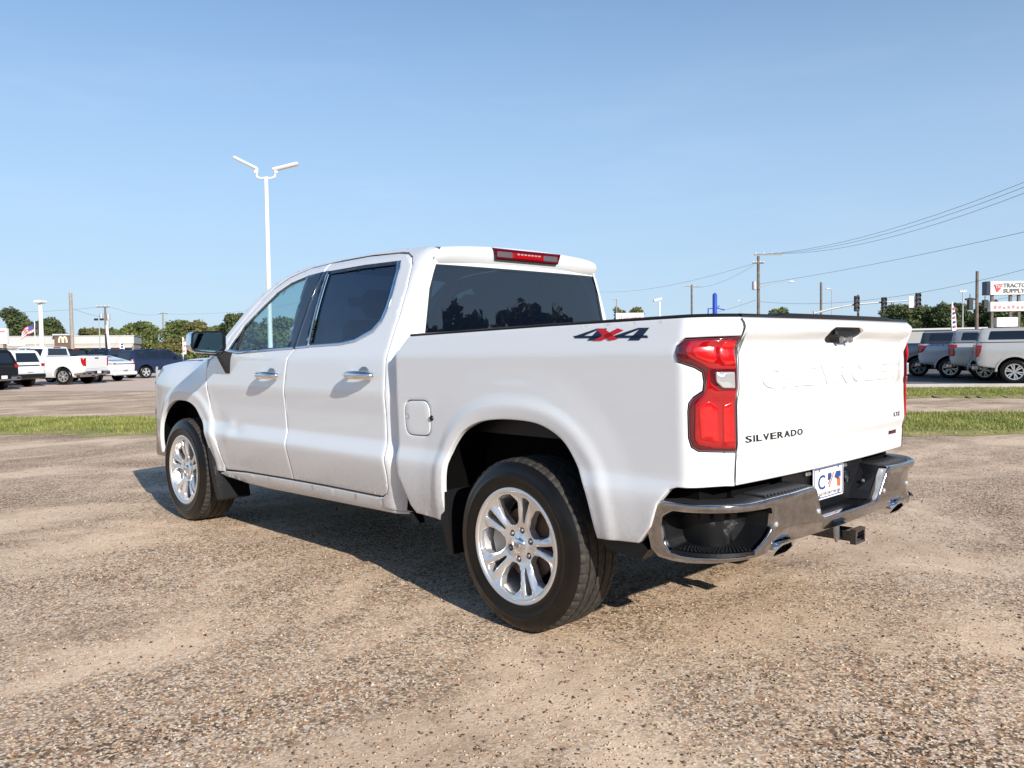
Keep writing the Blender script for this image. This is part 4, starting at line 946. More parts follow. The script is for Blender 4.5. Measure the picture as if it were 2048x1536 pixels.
def pl_text(s_, w, h, cy, cz, m):
    V, F = text_fit(s_, w, h, depth=.001, bold=.012); return fix_normals(mesh_obj('plate_letter', [(plx-.0004-d, -(cy+a), cz+b) for a, b, d in V], F, M[m], lp))
pl_text('C', .070, .066, -.072, plz+.004, 'plateblue'); 
for i, ch in enumerate('CARTERCHEVY.COM'): pl_text(ch, .0115, .013, -.105+i*.015, plz-.050, 'signgrey')
for a in (-1, 1):
    for b in (-1, 1):
        q = MB(); q.revolve([(0, -.004), (.005, -.003), (.006, 0)], 10, 'x', (plx, a*.095, plz+b*.060)); fix_normals(q.obj('plate_screw', M['steel'], lp))
# hitch receiver
mb = MB()
for a, b in (((-1.168, -.040, .478), (-.80, .040, .486)), ((-1.168, -.040, .440+.0), (-.80, .040, .448)), ((-1.168, -.040, .448), (-.80, -.032, .478)), ((-1.168, .032, .448), (-.80, .040, .478))): mb.box(a, b)
for a, b in (((-1.176, -.050, .484), (-1.150, .050, .496)), ((-1.176, -.050, .430), (-1.150, .050, .442)), ((-1.176, -.050, .442), (-1.150, -.038, .484)), ((-1.176, .038, .442), (-1.150, .050, .484))): mb.box(a, b)
ht = mb.obj('hitch_receiver', M['gblack'], TRUCK)
mb = MB(); mb.box((-.86, -.60, .50), (-.78, .60, .57), .01); mb.obj('hitch_bar', M['black'], ht)
mb = MB(); mb.prism([(.055, .53), (.10, .53), (.088, .45), (.075, .435), (.055, .45)], -1.105, -1.095, 'x'); fix_normals(mb.obj('hitch_bracket', M['steel'], ht))
q = MB(); q.box((-1.152, -.028, .452), (-1.146, .028, .474)); q.obj('receiver_rust', M['rust'], ht)
for s in (1, -1):
    mb = MB(); prof = rounded([(s*.515, .533), (s*.645, .533), (s*.662, .50), (s*.645, .468), (s*.515, .468), (s*.500, .495)], .02, 4); n = len(prof); c_ = (s*.58, .495)
    rings = [(-1.138, 1.0), (-1.131, 1.05), (-.80, 1.0)]
    for x_, k_ in rings: mb.V += [(x_+.05*(.535-z_)/.08*(x_ < -1.0), c_[0]+(y_-c_[0])*k_, c_[1]+(z_-c_[1])*k_) for y_, z_ in prof]
    mb.V += [(x_+.05*(.535-z_)/.08, c_[0]+(y_-c_[0])*.86, c_[1]+(z_-c_[1])*.8) for x_ in (-1.138,) for y_, z_ in prof]; mb.V += [(-1.0, c_[0]+(y_-c_[0])*.86, c_[1]+(z_-c_[1])*.8) for y_, z_ in prof]
    for a, b in ((0, 1), (1, 2), (3, 0), (4, 3)):
        for j in range(n): j2 = (j+1) % n; mb.F.append((a*n+j, a*n+j2, b*n+j2, b*n+j))
    ex = fix_normals(mb.obj('exhaust_tip', M['chrome'], TRUCK, True, 40))
    q = MB(); q.V = [(-1.02, y_, z_) for y_, z_ in [(c_[0]+(a-c_[0])*.85, c_[1]+(b-c_[1])*.8) for a, b in prof]]; q.F = [tuple(range(n))]; q.obj('pipe_bore', M['dark'], ex)

# -- underbody, wheel housings, suspension
mb = MB(); mb.box((.62, -.90, .43), (3.18, .90, .52)); mb.box((-.95, -.70, .62), (.62, .70, .88)); mb.box((3.18, -.62, .52), (4.4, .62, .80)); mb.box((-.93, .70, .70), (-.52, .90, .88)); mb.box((-.93, -.90, .70), (-.52, -.70, .88))
mb.box((.62, -.9, .5), (.90, .9, .88))
for s in (1, -1): mb.box((-.98, s*.44, .45), (4.35, s*.54, .60))
mb.box((-.55, -.30, .42), (-.95, .30, .62), .05); mb.obj('underbody', M['dark'], TRUCK)
mb = MB(); mb.tube([(0, -.80, .405), (0, .80, .405)], .045, 12); mb.revolve([(0, -.16), (.10, -.13), (.15, -.04), (.15, .04), (.10, .13), (0, .16)], 20, 'y', (0, 0, .405)); mb.tube([(0, 0, .42), (1.6, 0, .50)], .04, 10); fix_normals(mb.obj('rear_axle', M['liner'], TRUCK, True))
mb = MB(); mb.tube([(3.745, -.80, .405), (3.745, .80, .405)], .035, 12); mb.box((3.6, -.4, .36), (3.9, .4, .55), .05); fix_normals(mb.obj('front_axle', M['liner'], TRUCK))
for s in (1, -1):
    for A, top in ((ARCH_R, .99), (ARCH_F, .96)):
        mb = MB(); pts = A
        cx = sum(p[0] for p in pts)/len(pts)
        cols = [0, .05, .30, .45]
        for x, z in pts:
            yb = float(body(x, z))
            for c_ in cols:
                g_ = .020*(c_ > 0); xx = x+(-.0 if c_ == 0 else (g_ if x > cx else -g_)); mb.V.append((xx, s*(yb-.012-c_), z+(g_ if z > .7 else 0)))
        n = len(cols)
        for i in range(len(pts)-1):
            for j in range(n-1): mb.F.append((i*n+j, i*n+j+1, (i+1)*n+j+1, (i+1)*n+j))
        wl_ = fix_normals(mb.obj('wheel_housing', M['liner'], TRUCK, True))
        mb = MB(); mb.V = [(x, s*.52, z+.02) for x, z in pts]; mb.F = [tuple(range(len(pts)))]; mb.obj('inner_wall', M['liner'], wl_)

# -- cab interior (seen through the glass)
it = MB(); it.box((1.0, -.86, .60), (3.2, .86, .66)); it.box((1.02, -.84, .6), (1.06, .84, 1.33)); it.obj('cabin_floor', M['seat'], TRUCK)
def seat(x, y, w, par):
    q = MB(); q.box((x-.25, y-w/2, .70), (x+.28, y+w/2, .95), .05); a = q.obj('seat', M['seat'], par)
    q = MB(); V0 = len(q.V); q.box((-.07, y-w/2+.02, 0), (.07, y+w/2-.02, .60), .05); q.V = [(x-.25+vx-.22*vz, vy, .92+vz) for vx, vy, vz in q.V]; q.obj('seat_back', M['seat'], a)
    return a
for s in (1, -1):
    a = seat(2.28, s*.42, .54, TRUCK); q = MB(); q.box((1.80, s*.42-.14, 1.53), (1.91, s*.42+.14, 1.72), .045); q.obj('headrest', M['seat'], a)
    q = MB(); q.tube([(1.86, s*.42-.06, 1.46), (1.855, s*.42-.06, 1.56)], .006, 6); q.tube([(1.86, s*.42+.06, 1.46), (1.855, s*.42+.06, 1.56)], .006, 6); q.obj('headrest_post', M['steel'], a)
a = seat(1.42, 0, 1.40, TRUCK)
for y in (-.45, 0, .45): q = MB(); q.box((.99, y-.13, 1.48), (1.08, y+.13, 1.62), .04); q.obj('headrest', M['seat'], a)
q = MB(); q.box((2.95, -.84, .90), (3.30, .84, 1.25), .06); q.box((2.2, -.13, .7), (2.95, .13, 1.0), .03); q.obj('dashboard', M['black'], TRUCK)
q = MB(); R_ = .185
q.tube([(2.80+.35*R_*math.sin(t)*.9, .42+R_*math.cos(t), 1.20+R_*math.sin(t)*.93) for t in np.linspace(0, 2*math.pi, 33)], .016, 8, cap=False)
q.box((2.79, .35, 1.16), (2.83, .49, 1.24), .02); q.tube([(2.80, .42-.17, 1.20), (2.80, .42+.17, 1.20)], .014, 6); q.obj('steering_wheel', M['seat'], TRUCK, True)
q = MB(); q.box((2.66, -.07, 1.66), (2.69, .14, 1.73), .012); q.obj('rear_view_mirror', M['black'], TRUCK)
q = MB(); q.grid(lambda x, t: (x, t*float(roof_half(x))*.97, float(railz(x))-.02+.02*(1-t*t)), np.linspace(1.0, 2.45, 8), np.linspace(-1, 1, 9)); fix_normals(q.obj('headliner', M['decalgrey'], TRUCK))
# roof antenna fin and small roof parts
q = MB(); q.prism([(1.95, 0), (1.78, 0), (1.80, .055), (1.86, .05)], -.02, .02, 'y'); q.V = [(x, y*(1-z*8), 1.955+z) for x, y, z in q.V]; fix_normals(q.obj('antenna_fin', M['white'], TRUCK))

# -- wheels
def make_wheel():
    root = empty('wheel')
    R = .405
    # tyre: outer face at +y, local origin at wheel centre
    mb = MB(); NS = 216
    side_p = [(.262, .128), (.268, .141), (.280, .147), (.300, .149), (.318, .1495), (.322, .1525), (.330, .1525), (.334, .149), (.352, .146), (.366, .141), (.380, .133), (.390, .124)]
    mb.revolve(side_p+[], 96, 'y'); n0 = len(mb.V); mb.revolve([(r, -h) for r, h in side_p][::-1], 96, 'y')
    ty = mb.obj('tyre', M['tyre'], root, True, None); fix_normals(ty)
    # tread band: ribs, grooves and shoulder blocks
    tb_ = MB(); rows = [(.390, .124), (.397, .117), (.402, .104), (.4035, .082), (.395, .081), (.395, .074), (.4045, .073), (.405, .030), (.396, .029), (.396, .021), (.405, .020), (.405, -.020), (.396, -.021), (.396, -.029), (.405, -.030), (.4045, -.073), (.395, -.074), (.395, -.081), (.4035, -.082), (.402, -.104), (.397, -.117), (.390, -.124)]
    m_ = len(rows)
    for k in range(NS):
        w = 2*math.pi*k/NS
        for j, (r, h) in enumerate(rows):
            rr = r; ph = k+(2 if h > 0 else 0)
            if abs(h) > .081 and ph % 4 == 0: rr -= .0045
            elif .03 <= abs(h) <= .0735 and (ph+1) % 4 == 0: rr -= .0012
            hh = h+.002*math.sin(w*54)*(abs(h) < .05)
            if j in (0, 1) and ph % 4 == 0: hh -= .004
            tb_.V.append((rr*math.cos(w), hh, rr*math.sin(w)))
    for k in range(NS):
        k2 = (k+1) % NS
        for j in range(m_-1): tb_.F.append((k*m_+j, k*m_+j+1, k2*m_+j+1, k2*m_+j))
    fix_normals(tb_.obj('tread', M['tread'], ty, True, 25))
    # rim
    rim = empty('rim'); rim.parent = root
    mb = MB(); mb.revolve([(.266, .130), (.272, .138), (.272, .143), (.266, .147), (.258, .146), (.252, .138), (.247, .120), (.236, .105), (.232, .02), (.228, -.10), (.262, -.125)], 96, 'y'); fix_normals(mb.obj('rim_barrel', M['rim'], rim, True, 50))
    pol = lambda r, a: (r*math.cos(math.radians(a)), r*math.sin(math.radians(a)))
    holes = []
    for k in range(5):
        c = 38+72*k
        holes.append(rounded([pol(.101, c-14), pol(.093, c), pol(.101, c+14), pol(.150, c+20), pol(.205, c+19), pol(.240, c+11), pol(.242, c), pol(.240, c-11), pol(.205, c-19), pol(.150, c-20)], .006, 2))
        d = c+36
        holes.append(rounded([pol(.112, d-2.6), pol(.112, d+2.6), pol(.170, d+4.2), pol(.230, d+6.0), pol(.236, d), pol(.230, d-6.0), pol(.170, d-4.2)], .004, 2))
    lug = [pol(.0700, 20+60*k) for k in range(6)]
    for lx, lz in lug: holes.append([(lx+.0155*math.cos(t), lz+.0155*math.sin(t)) for t in np.linspace(0, 2*math.pi, 13)[:-1]])
    face = sm([(0, .112), (.045, .112), (.052, .104), (.085, .104), (.10, .110), (.16, .120), (.225, .128), (.247, .136), (.26, .140), (.5, .140)], .005)
    def P(u, v, h):
        r = np.hypot(u, v); a = np.degrees(np.arctan2(v, u))
        q = np.abs(((a-38-36+36) % 72)-36)      # 0 on the slot axis
        q2 = np.abs(((a-38) % 72)-36)           # 0 on slot axis, 36 on opening axis
        w = sst(.09, .14, r)*sst(.25, .20, r)
        rid = .010*w*np.exp(-((q2-9.5)*np.maximum(r, .05)*math.pi/180/.009)**2)      # ridge along each arm
        dish = -.008*w*sst(12, 17, q2)
        return np.stack([-u, np.interp(r, *face)+rid+dish-h, v], 1)
    disk = [(.2505*math.cos(t), .2505*math.sin(t)) for t in np.linspace(0, 2*math.pi, 97)[:-1]]
    sp_ = panel('spoke_face', disk, P, M['rim'], rim, 1, holes=holes, er=.0035, wall=.040, grid=.0075, step=.009); fix_normals(sp_)
    mb = MB(); mb.revolve([(0, .126), (.012, .126), (.030, .123), (.037, .117), (.039, .104)], 40, 'y'); fix_normals(mb.obj('centre_cap', M['chrome'], rim, True, None))
    mb = MB()
    bow = [(-.020, -.003), (-.016, .006), (-.006, .006), (-.007, .010), (.009, .010), (.010, .005), (.020, .005), (.016, -.004), (.006, -.004), (.007, -.009), (-.009, -.009), (-.010, -.003)]
    mb.prism(bow, .125, .1285, 'y'); fix_normals(mb.obj('cap_emblem', M['steel'], rim))
    for lx, lz in lug:
        q = MB(); q.revolve([(0, .108), (.007, .107), (.0095, .100), (.0095, .080)], 6, 'y', (-lx, 0, lz)); fix_normals(q.obj('lug_nut', M['steel'], rim))
    mb = MB(); mb.revolve([(0, .07), (.085, .07), (.09, .055), (.17, .05), (.17, .035), (.05, .03)], 64, 'y'); fix_normals(mb.obj('brake_disc', M['rust'], root, True, 30))
    mb = MB(); mb.prism([pol(.11, -25), pol(.20, -25), pol(.205, 0), pol(.20, 25), pol(.11, 25)], .02, .085, 'y'); fix_normals(mb.obj('brake_caliper', M['steel'], root))
    mb = MB(); mb.revolve([(.0, -.02), (.225, -.02), (.225, -.03)], 40, 'y'); fix_normals(mb.obj('back_plate', M['dark'], root))
    return root
def copy_tree(o, parent=None):
    c = o.copy(); scene.collection.objects.link(c)
    if parent is not None: c.parent = parent
    for ch in list(o.children): copy_tree(ch, c)
    return c
W0 = make_wheel(); W0.parent = TRUCK
for i, (x, s, rot) in enumerate(((0, 1, 0), (3.745, 1, .35), (0, -1, 1.0), (3.745, -1, 2.2))):
    w = W0 if i == 0 else copy_tree(W0, TRUCK)
    w.location = (x, s*.862, .403); w.rotation_euler = (0, rot, 0 if s > 0 else math.pi)

# ------------------------------------------------------------------ other vehicles
def small_wheel(parent, x, s, yw, R=.38, style=0, rimc='rim'):
    root = empty('wheel'); root.parent = parent; root.location = (x, s*(yw-.12), R); root.rotation_euler = (0, 0, 0 if s > 0 else math.pi)
    mb = MB(); r0 = R*.66
    mb.revolve([(r0, -.10), (R*.93, -.12), (R, -.09), (R, .09), (R*.93, .12), (R*.80, .128), (r0, .115), (r0, .03)], 36, 'y'); fix_normals(mb.obj('tyre', M['tyre'], root, True, 40))
    mb = MB(); mb.revolve([(0, .02), (r0, .02)], 30, 'y'); mb.obj('brake_disc', M['dark'], root)
    mb = MB(); mb.revolve([(r0*1.0, .10), (r0*1.0, .118), (r0*.90, .116), (r0*.88, .03)], 36, 'y')
    mb.revolve([(0, .10), (r0*.22, .10), (r0*.24, .07)], 16, 'y')
    ns = 6 if style != 1 else 5
    for k in range(ns):
        for d in ((-.15, .15) if style != 1 else (0,)):
            a = 2*math.pi*k/ns+.3; w = .022 if style != 1 else .045
            ca, sa = math.cos(a+d*.5), math.sin(a+d*.5); cb, sb = math.cos(a+d*1.2), math.sin(a+d*1.2)
            p, q = Vector((ca*r0*.15, 0, sa*r0*.15)), Vector((cb*r0*.93, 0, sb*r0*.93)); t = (q-p).normalized(); n = Vector((-t.z, 0, t.x))*w
            V = [p+n*.8, p-n*.8, q-n, q+n]; mb.add([(v.x, .108, v.z) for v in V]+[(v.x, .07, v.z) for v in V], [(0, 1, 2, 3), (0, 4, 5, 1), (1, 5, 6, 2), (2, 6, 7, 3), (3, 7, 4, 0)])
    fix_normals(mb.obj('rim', M[rimc], root))
    return root
def arch_pts(cx, R, z0, n=9):
    a0 = math.asin(max(-1, min(1, (z0-R)/(R+.09))))
    return [(cx+(R+.09)*math.cos(t), R+(R+.09)*math.sin(t)) for t in np.linspace(math.pi-a0 if False else math.pi-a0, a0, n)]
def vehicle(name, label, cat, group, loc, rz, prof, wb, R, W, paint_m, belt, top, windows, rear_glass, lamps, roof_cut=None, style=0, bumper='chrome', bz=.45, extra=None, rimc='rim', bumper_x=None):
    """prof: closed side outline (x,z), clockwise from the tail bottom over the roof; arches are cut at x=0 and x=wb"""
    root = tag(empty(name, (loc[0], loc[1], 0), rz), label, cat, group)
    low = []
    z0 = .36
    low = [p for p in arch_pts(0, R, z0)] + [p for p in arch_pts(wb, R, z0)]
    out = prof[:]+low[::-1] if False else prof+[p for p in reversed(low)]
    tabl = sm([(0, W/2-.06), (.45, W/2-.02), (.75, W/2), (belt-.12, W/2-.005), (belt, W/2-.04), (top, W/2-.04-(top-belt)*.42), (top+.3, W/2-.3)], .02)
    xr0, xr1 = min(p[0] for p in prof), max(p[0] for p in prof)
    Yf = lambda x, z: np.interp(z, *tabl)-.10*np.clip((xr0+.22-x)/.22, 0, 1)**2-.16*np.clip((x-(xr1-.5))/.5, 0, 1)**2
    L = resample(out, .12); 
    if area(L) < 0: L = L[::-1]
    X, F = panel_geo(L, Pside(Yf), er=.03, wall=.031, grid=.12, n=3, step=.13)
    X = np.array(X); m = len(resample(L, .13)); F = [tuple(f) for f in F]
    n = len(X); V = list(X)+[(x, -y, z) for x, y, z in X]; FF = F+[tuple(i+n for i in f)[::-1] for f in F]
    for k in range(m):    # bridge the two outlines (ring 0 holds the outline vertices)
        k2 = (k+1) % m; FF.append((k, n+k, n+k2, k2))
    b = fix_normals(mesh_obj('body', V, FF, M.get(paint_m) or CARP[paint_m], root, True, auto=38))
    for w in windows:
        for s in (1, -1): panel('window', rounded(w, .03, 3), Pside(Yf, .006), M['cargl'], root, s, er=.004, wall=.01, grid=.15, auto=30)
    def patch(p, q, y0, y1, off, mm, nm, thick=.012, wtop=None):
        p, q = Vector((p[0], 0, p[1])), Vector((q[0], 0, q[1])); t = (q-p).normalized(); nrm = Vector((-t.z, 0, t.x))
        if nrm.x > 0 and abs(nrm.x) > .3 and p.x < 1: nrm = -nrm
        if abs(nrm.x) <= .3 and nrm.z < 0: nrm = -nrm
        y1t = y1 if wtop is None else wtop; y0t = y0 if wtop is None else -wtop
        V = [p+nrm*off+Vector((0, y0, 0)), p+nrm*off+Vector((0, y1, 0)), q+nrm*off+Vector((0, y1t, 0)), q+nrm*off+Vector((0, y0t, 0))]; V += [v-nrm*(off+thick) for v in V]
        return fix_normals(mesh_obj(nm, V, [(0, 1, 2, 3), (7, 6, 5, 4), (0, 4, 5, 1), (1, 5, 6, 2), (2, 6, 7, 3), (3, 7, 4, 0)], mm, root))
    if rear_glass:
        p, q, w0, w1 = rear_glass; patch(p, q, -w0, w0, .006, M['cargl'], 'rear_window', wtop=w1)
    for (kind, poly, mm) in lamps:
        for s in (1, -1):
            def PL(u, v, h):
                y = Yf(np.maximum(u, xr0), v); 
                a = np.clip((xr0+.10-u)/.10, 0, 1)
                return np.stack([np.maximum(u, xr0-.004)-.006, y+.008-h, v], 1)
            tl_ = panel('taillight', rounded(poly, .02, 2), Pside(Yf, .010), M[mm], root, s, er=.006, wall=.02, grid=.06)
            zs = [p[1] for p in poly]; rx_ = min(p[0] for p in poly); wr = .17 if kind == 'wide' else .09
            yy = float(Yf(xr0+.01, sum(zs)/len(zs)))
            q = MB(); q.box((xr0-.012, s*(yy-wr), min(zs)), (xr0+.06, s*(yy+.012), max(zs)), .012); q.obj('rear_lens', M[mm], tl_)
    for x, s in ((0, 1), (wb, 1), (0, -1), (wb, -1)): small_wheel(root, x, s, W/2-.01, R, style, rimc)
    q = MB(); q.box((-.45, -(W/2-.28), .30), (wb+.45, W/2-.28, .55)); q.obj('underbody', M['dark'], root)
    for cx in (0, wb):
        for s in (1, -1): q = MB(); q.box((cx-R-.10, s*.45, .38), (cx+R+.10, s*(W/2-.30), R*2+.12)); q.obj('wheel_housing', M['liner'], root)
    bx = bumper_x if bumper_x is not None else (xr0+.06 if bumper == 'black' else xr0)
    q = MB(); q.box((bx-.13, -(W/2-.05), bz), (bx+.10, W/2-.05, bz+.20), .05); bo = q.obj('rear_bumper', M['bchrome'] if bumper == 'chrome' else (M['black'] if bumper == 'black' else CARP[paint_m]), root)
    if bumper == 'chrome':
        q = MB(); q.box((bx-.14, -.36, bz+.06), (bx-.10, .36, bz+.21), .01); q.obj('bumper_step', M['black'], bo)
        for s in (1, -1): q = MB(); q.box((bx-.137, s*.62, bz+.04), (bx-.02, s*(W/2-.12), bz+.13), .02); q.obj('bumper_step', M['black'], bo)
    q = MB(); q.box((bx-.145 if bumper == 'chrome' else bx-.012, -.15, (bz+.08 if bumper == 'chrome' else bz+.30)), (bx-.12, .15, (bz+.21 if bumper == 'chrome' else bz+.44))); q.obj('licence_plate', M['platewhite'], root)
    q = MB(); fx = xr1
    for s in (1, -1): q = MB(); q.box((fx-.10, s*(W/2-.46), .72), (fx+.005, s*(W/2-.20), .88), .02); q.obj('headlight', M['clear'], root)
    mz = belt+.02
    for s in (1, -1): q = MB(); q.box((wb-1.02, s*(W/2-.06), mz), (wb-.90, s*(W/2+.16), mz+.15), .035); q.obj('wing_mirror', M['gblack'] if paint_m != 'white' else CARP['white'], root)
    root.scale = (.94, .94, .93) if group == rowL else (.97, .97, .945)
    return root, Yf, b, patch
def pickup_prof(bed=1.40, roof=1.90, cap=False, gap=.93, nose=4.62, wb=3.745):
    p = [(-.52, .52), (-1.05, .60), (-1.10, .80), (-1.11, bed)]
    if cap: p += [(-1.06, bed+.02), (-.96, roof-.06), (-.86, roof-.02), (.88, roof-.02), (gap, roof-.02)]
    else: p += [(gap-.02, bed), (gap+.01, bed+.03)]
    p += [(gap+.06, roof-.04), (gap+.18, roof), (2.3, roof), (2.55, roof-.06), (3.30, 1.32), (3.5, 1.27), (4.30, 1.20), (nose-.05, 1.08), (nose, .90), (nose-.02, .55), (nose-.15, .44), (wb+.55, .42)]
    return p
pk_win = [[(1.17, 1.40), (1.14, 1.78), (2.02, 1.81), (2.02, 1.37)], [(2.10, 1.37), (2.10, 1.81), (2.42, 1.78), (2.95, 1.42), (2.96, 1.37)]]
def pickup(label, group, loc, rz, paint_m, lampshape, cap=None, style=0, handle=True, bed_cover='black', letters=None, W=2.03, R=.41, rimc='rim'):
    lampd = {'gmc': [(-1.09, 1.30), (-.93, 1.32), (-.96, 1.10), (-1.03, .92), (-1.09, .90)], 'ford': [(-1.09, 1.33), (-.82, 1.33), (-.86, 1.20), (-.98, 1.05), (-1.09, 1.02)],
             'step': [(-1.09, 1.35), (-.86, 1.34), (-.88, 1.24), (-.98, 1.22), (-.94, 1.10), (-.95, .93), (-1.09, .91)], 'slim': [(-1.09, 1.30), (-.99, 1.30), (-.99, .95), (-1.09, .93)]}[lampshape]
    root, Yf, b, patch = vehicle('pickup_truck', label, 'pickup truck', group, loc, rz, pickup_prof(cap=bool(cap)), 3.745, R, W, paint_m, 1.37, 1.88, pk_win, None if cap else ((.945, 1.46), (.98, 1.80), .74, .68), [('side', lampd, 'red')], style=style, rimc=rimc, bumper_x=-1.09)
    if not cap:
        q = MB(); q.box((-1.08, -.93, 1.395), (.90, .93, 1.425), .01); q.obj('bed_cover', M['navy'] if bed_cover == 'blue' else M['black'], root)
        q = MB(); q.box((.965, -.26, 1.83), (.99, .26, 1.875), .006); q.obj('brake_lamp', M['red'], root)
    else:
        cm_ = CARP[cap] if cap in CARP else M[cap]
        if cap != paint_m:
            for s in (1, -1): panel('canopy_side', [(-1.04, 1.42), (-.955, 1.84), (.89, 1.855), (.89, 1.42)], Pside(Yf, .006), cm_, root, s, er=.004, wall=.02, grid=.1)
        for s in (1, -1): panel('canopy_window', rounded([(-.75, 1.50), (-.68, 1.79), (.78, 1.79), (.78, 1.50)], .04, 3), Pside(Yf, .014), M['cargl'], root, s, er=.004, wall=.02, grid=.2)
        patch((-1.02, 1.50), (-.95, 1.78), -.70, .70, .01, M['cargl'], 'canopy_rear_window', wtop=.62)
        q = MB(); q.box((-.9, -.74, 1.865), (.90, .74, 1.90), .02); q.obj('canopy_roof', cm_, root)
        for s in (1, -1): panel('canopy_seam', [(-1.09, 1.395), (.90, 1.395), (.90, 1.418), (-1.07, 1.418)], Pside(Yf, .006), M['black'], root, s, er=0, wall=0, grid=.2)
        q = MB(); q.box((.90, -.80, 1.44), (.915, .80, 1.89)); q.obj('canopy_gap', M['dark'], root)
        for s in (1, -1): panel('canopy_edge', [(.895, 1.42), (.895, 1.86), (.925, 1.86), (.925, 1.42)], Pside(Yf, .004), M['black'], root, s, er=0, wall=0, grid=.2)
    if handle:
        q = MB(); q.box((-1.125, -.14, 1.26), (-1.10, .14, 1.32), .01); q.obj('tailgate_handle', M['black'], root)
    q = MB(); q.box((-1.1135, -.80, .79), (-1.105, .80, 1.385), .004); q.obj('tailgate', CARP[paint_m], root)
    for s in (1, -1):
        for hx_ in (1.28, 2.32):
            q = MB(); y_ = float(Yf(hx_, 1.2)); q.box((hx_-.11, s*(y_-.005), 1.17), (hx_+.11, s*(y_+.03), 1.20), .01); q.obj('door_handle', M['chrome'], root)
        for xs__ in (1.04, 2.06, 3.12):
            panel('door_gap', [(xs__-.006, .50), (xs__-.006, 1.36), (xs__+.006, 1.36), (xs__+.006, .50)], Pside(Yf, .0015), M['seam'], root, s, er=0, wall=0, grid=.3)
        panel('bed_gap', [(.925, .46), (.925, 1.39), (.945, 1.39), (.945, .46)], Pside(Yf, .0015), M['seam'], root, s, er=0, wall=0, grid=.3)
        for cx_ in (0, 3.745):
            o_ = [(cx_+(R+.15)*math.cos(t), R+(R+.15)*math.sin(t)) for t in np.linspace(.0, math.pi, 15)]+[(cx_+(R+.09)*math.cos(t), R+(R+.09)*math.sin(t)) for t in np.linspace(math.pi, 0, 15)]
            panel('arch_flare', o_, Pside(Yf, .022), CARP[paint_m], root, s, er=.008, wall=.03, grid=.1)
    if letters:
        for s in (1, -1):
            text_on('side_lettering', letters, .50, .055, lambda a, b_, d: (-.45+(-a if s > 0 else a), s*(float(Yf(-.45, 1.33))+.002+d), 1.33+b_), M['navy'], root, depth=.002, bold=.01)
    return root
rowL, rowR = 'vehicles parked in the row behind on the left', 'silver pickups parked in a row on the right'
LEFTCARS = []
def behind(wx, wy, head, side=1.0): return (wx+math.sin(head)*side, wy-math.cos(head)*side)
H = math.radians(39)
# white crew cab pickup
x, y = behind(38.46, -7.73, H); pickup('white crew cab pickup parked in the far row beside a white sedan', rowL, (x, y), H, 'white', 'gmc', style=0)
# black pickup / dark SUV with light plate at the picture edge
def suv_prof(tail=-.92, belt=1.15, roof=1.72, nose=3.75, wb=2.85): return [(-.50, .36), (tail+.03, .42), (tail, .70), (tail+.02, 1.05), (tail+.20, roof-.10), (tail+.34, roof), (.5, roof+.03), (1.5, roof), (1.75, roof-.06), (2.45, 1.18), (2.7, 1.10), (nose-.25, .98), (nose-.05, .82), (nose, .55), (nose-.12, .36), (wb+.5, .34)]
suv_win = [[(-.52, 1.18), (-.50, 1.56), (-.05, 1.60), (-.05, 1.16)], [(.03, 1.15), (.03, 1.60), (.92, 1.62), (.92, 1.13)], [(1.0, 1.13), (1.0, 1.62), (1.55, 1.60), (2.15, 1.17), (2.15, 1.13)]]
def suv(label, group, loc, rz, pm, style=1, scale=1.0, lamp=None, rg=((-.87, 1.16), (-.735, 1.58), .66, .56), bumper='black', W=1.95, R=.37):
    r_, Yf, b, patch = vehicle('suv', label, 'SUV', group, loc, rz, suv_prof(), 2.85, R, W, pm, 1.14, 1.70, suv_win, rg, [('wide', lamp or [(-.90, 1.10), (-.70, 1.08), (-.72, .98), (-.90, .96)], 'red')], style=style, bumper=bumper, bz=.42)
    q = MB(); q.box((-.93, -.60, .98), (-.905, .60, 1.03), .008); q.obj('trim_bar', M['signal'], r_)
    for s in (1, -1): q = MB(); q.box((-.945, s*.62, .56), (-.92, s*.78, .60), .005); q.obj('reflector', M['red'], r_)
    for s in (1, -1): q = MB(); q.tube([(-.4, s*.62, 1.78), (1.3, s*.62, 1.78)], .018, 6); q.obj('roof_rail', M['black'], r_)
    return r_, Yf, patch
def tail_at(px, D, head, back): c = at(px, D); return (c[0]+math.cos(head)*back, c[1]+math.sin(head)*back)
H2 = math.radians(33)
suv('white three row SUV with dark rear glass parked left of the white crew cab pickup', rowL, tail_at(60, 35.0, H2, .93), H2, 'white')
r_, _, _ = suv('black SUV cut off by the left edge of the picture', rowL, tail_at(4, 32.0, H2, .93), H2, 'black', bumper='chrome')
# white fastback sedan
def sedan_prof(nose=3.75, wb=2.83): return [(-.48, .34), (-.98, .36), (-1.06, .62), (-1.08, .98), (-1.02, 1.06), (-.75, 1.10), (-.35, 1.22), (.35, 1.40), (.9, 1.45), (1.3, 1.43), (1.65, 1.33), (2.25, 1.04), (2.5, .98), (3.4, .86), (nose-.05, .72), (nose, .5), (nose-.12, .32), (wb+.46, .30)]
sd_win = [[(.0, 1.08), (.25, 1.28), (.75, 1.37), (.80, 1.05)], [(.87, 1.05), (.85, 1.38), (1.25, 1.36), (1.85, 1.08), (1.88, 1.02)]]
root, Yf, b, patch = vehicle('sedan', 'white fastback sedan with thin dark taillight bar parked beside the white crew cab pickup', 'car', rowL, tail_at(249, 41.5, H2, 1.05), H2, sedan_prof(), 2.83, .34, 1.88, 'white', 1.03, 1.42, sd_win, ((-.66, 1.125), (.30, 1.385), .60, .52), [('wide', [(-1.06, .98), (-.86, 1.0), (-.82, .96), (-1.06, .92)], 'redhouse')], style=1, bumper='body', bz=.34)
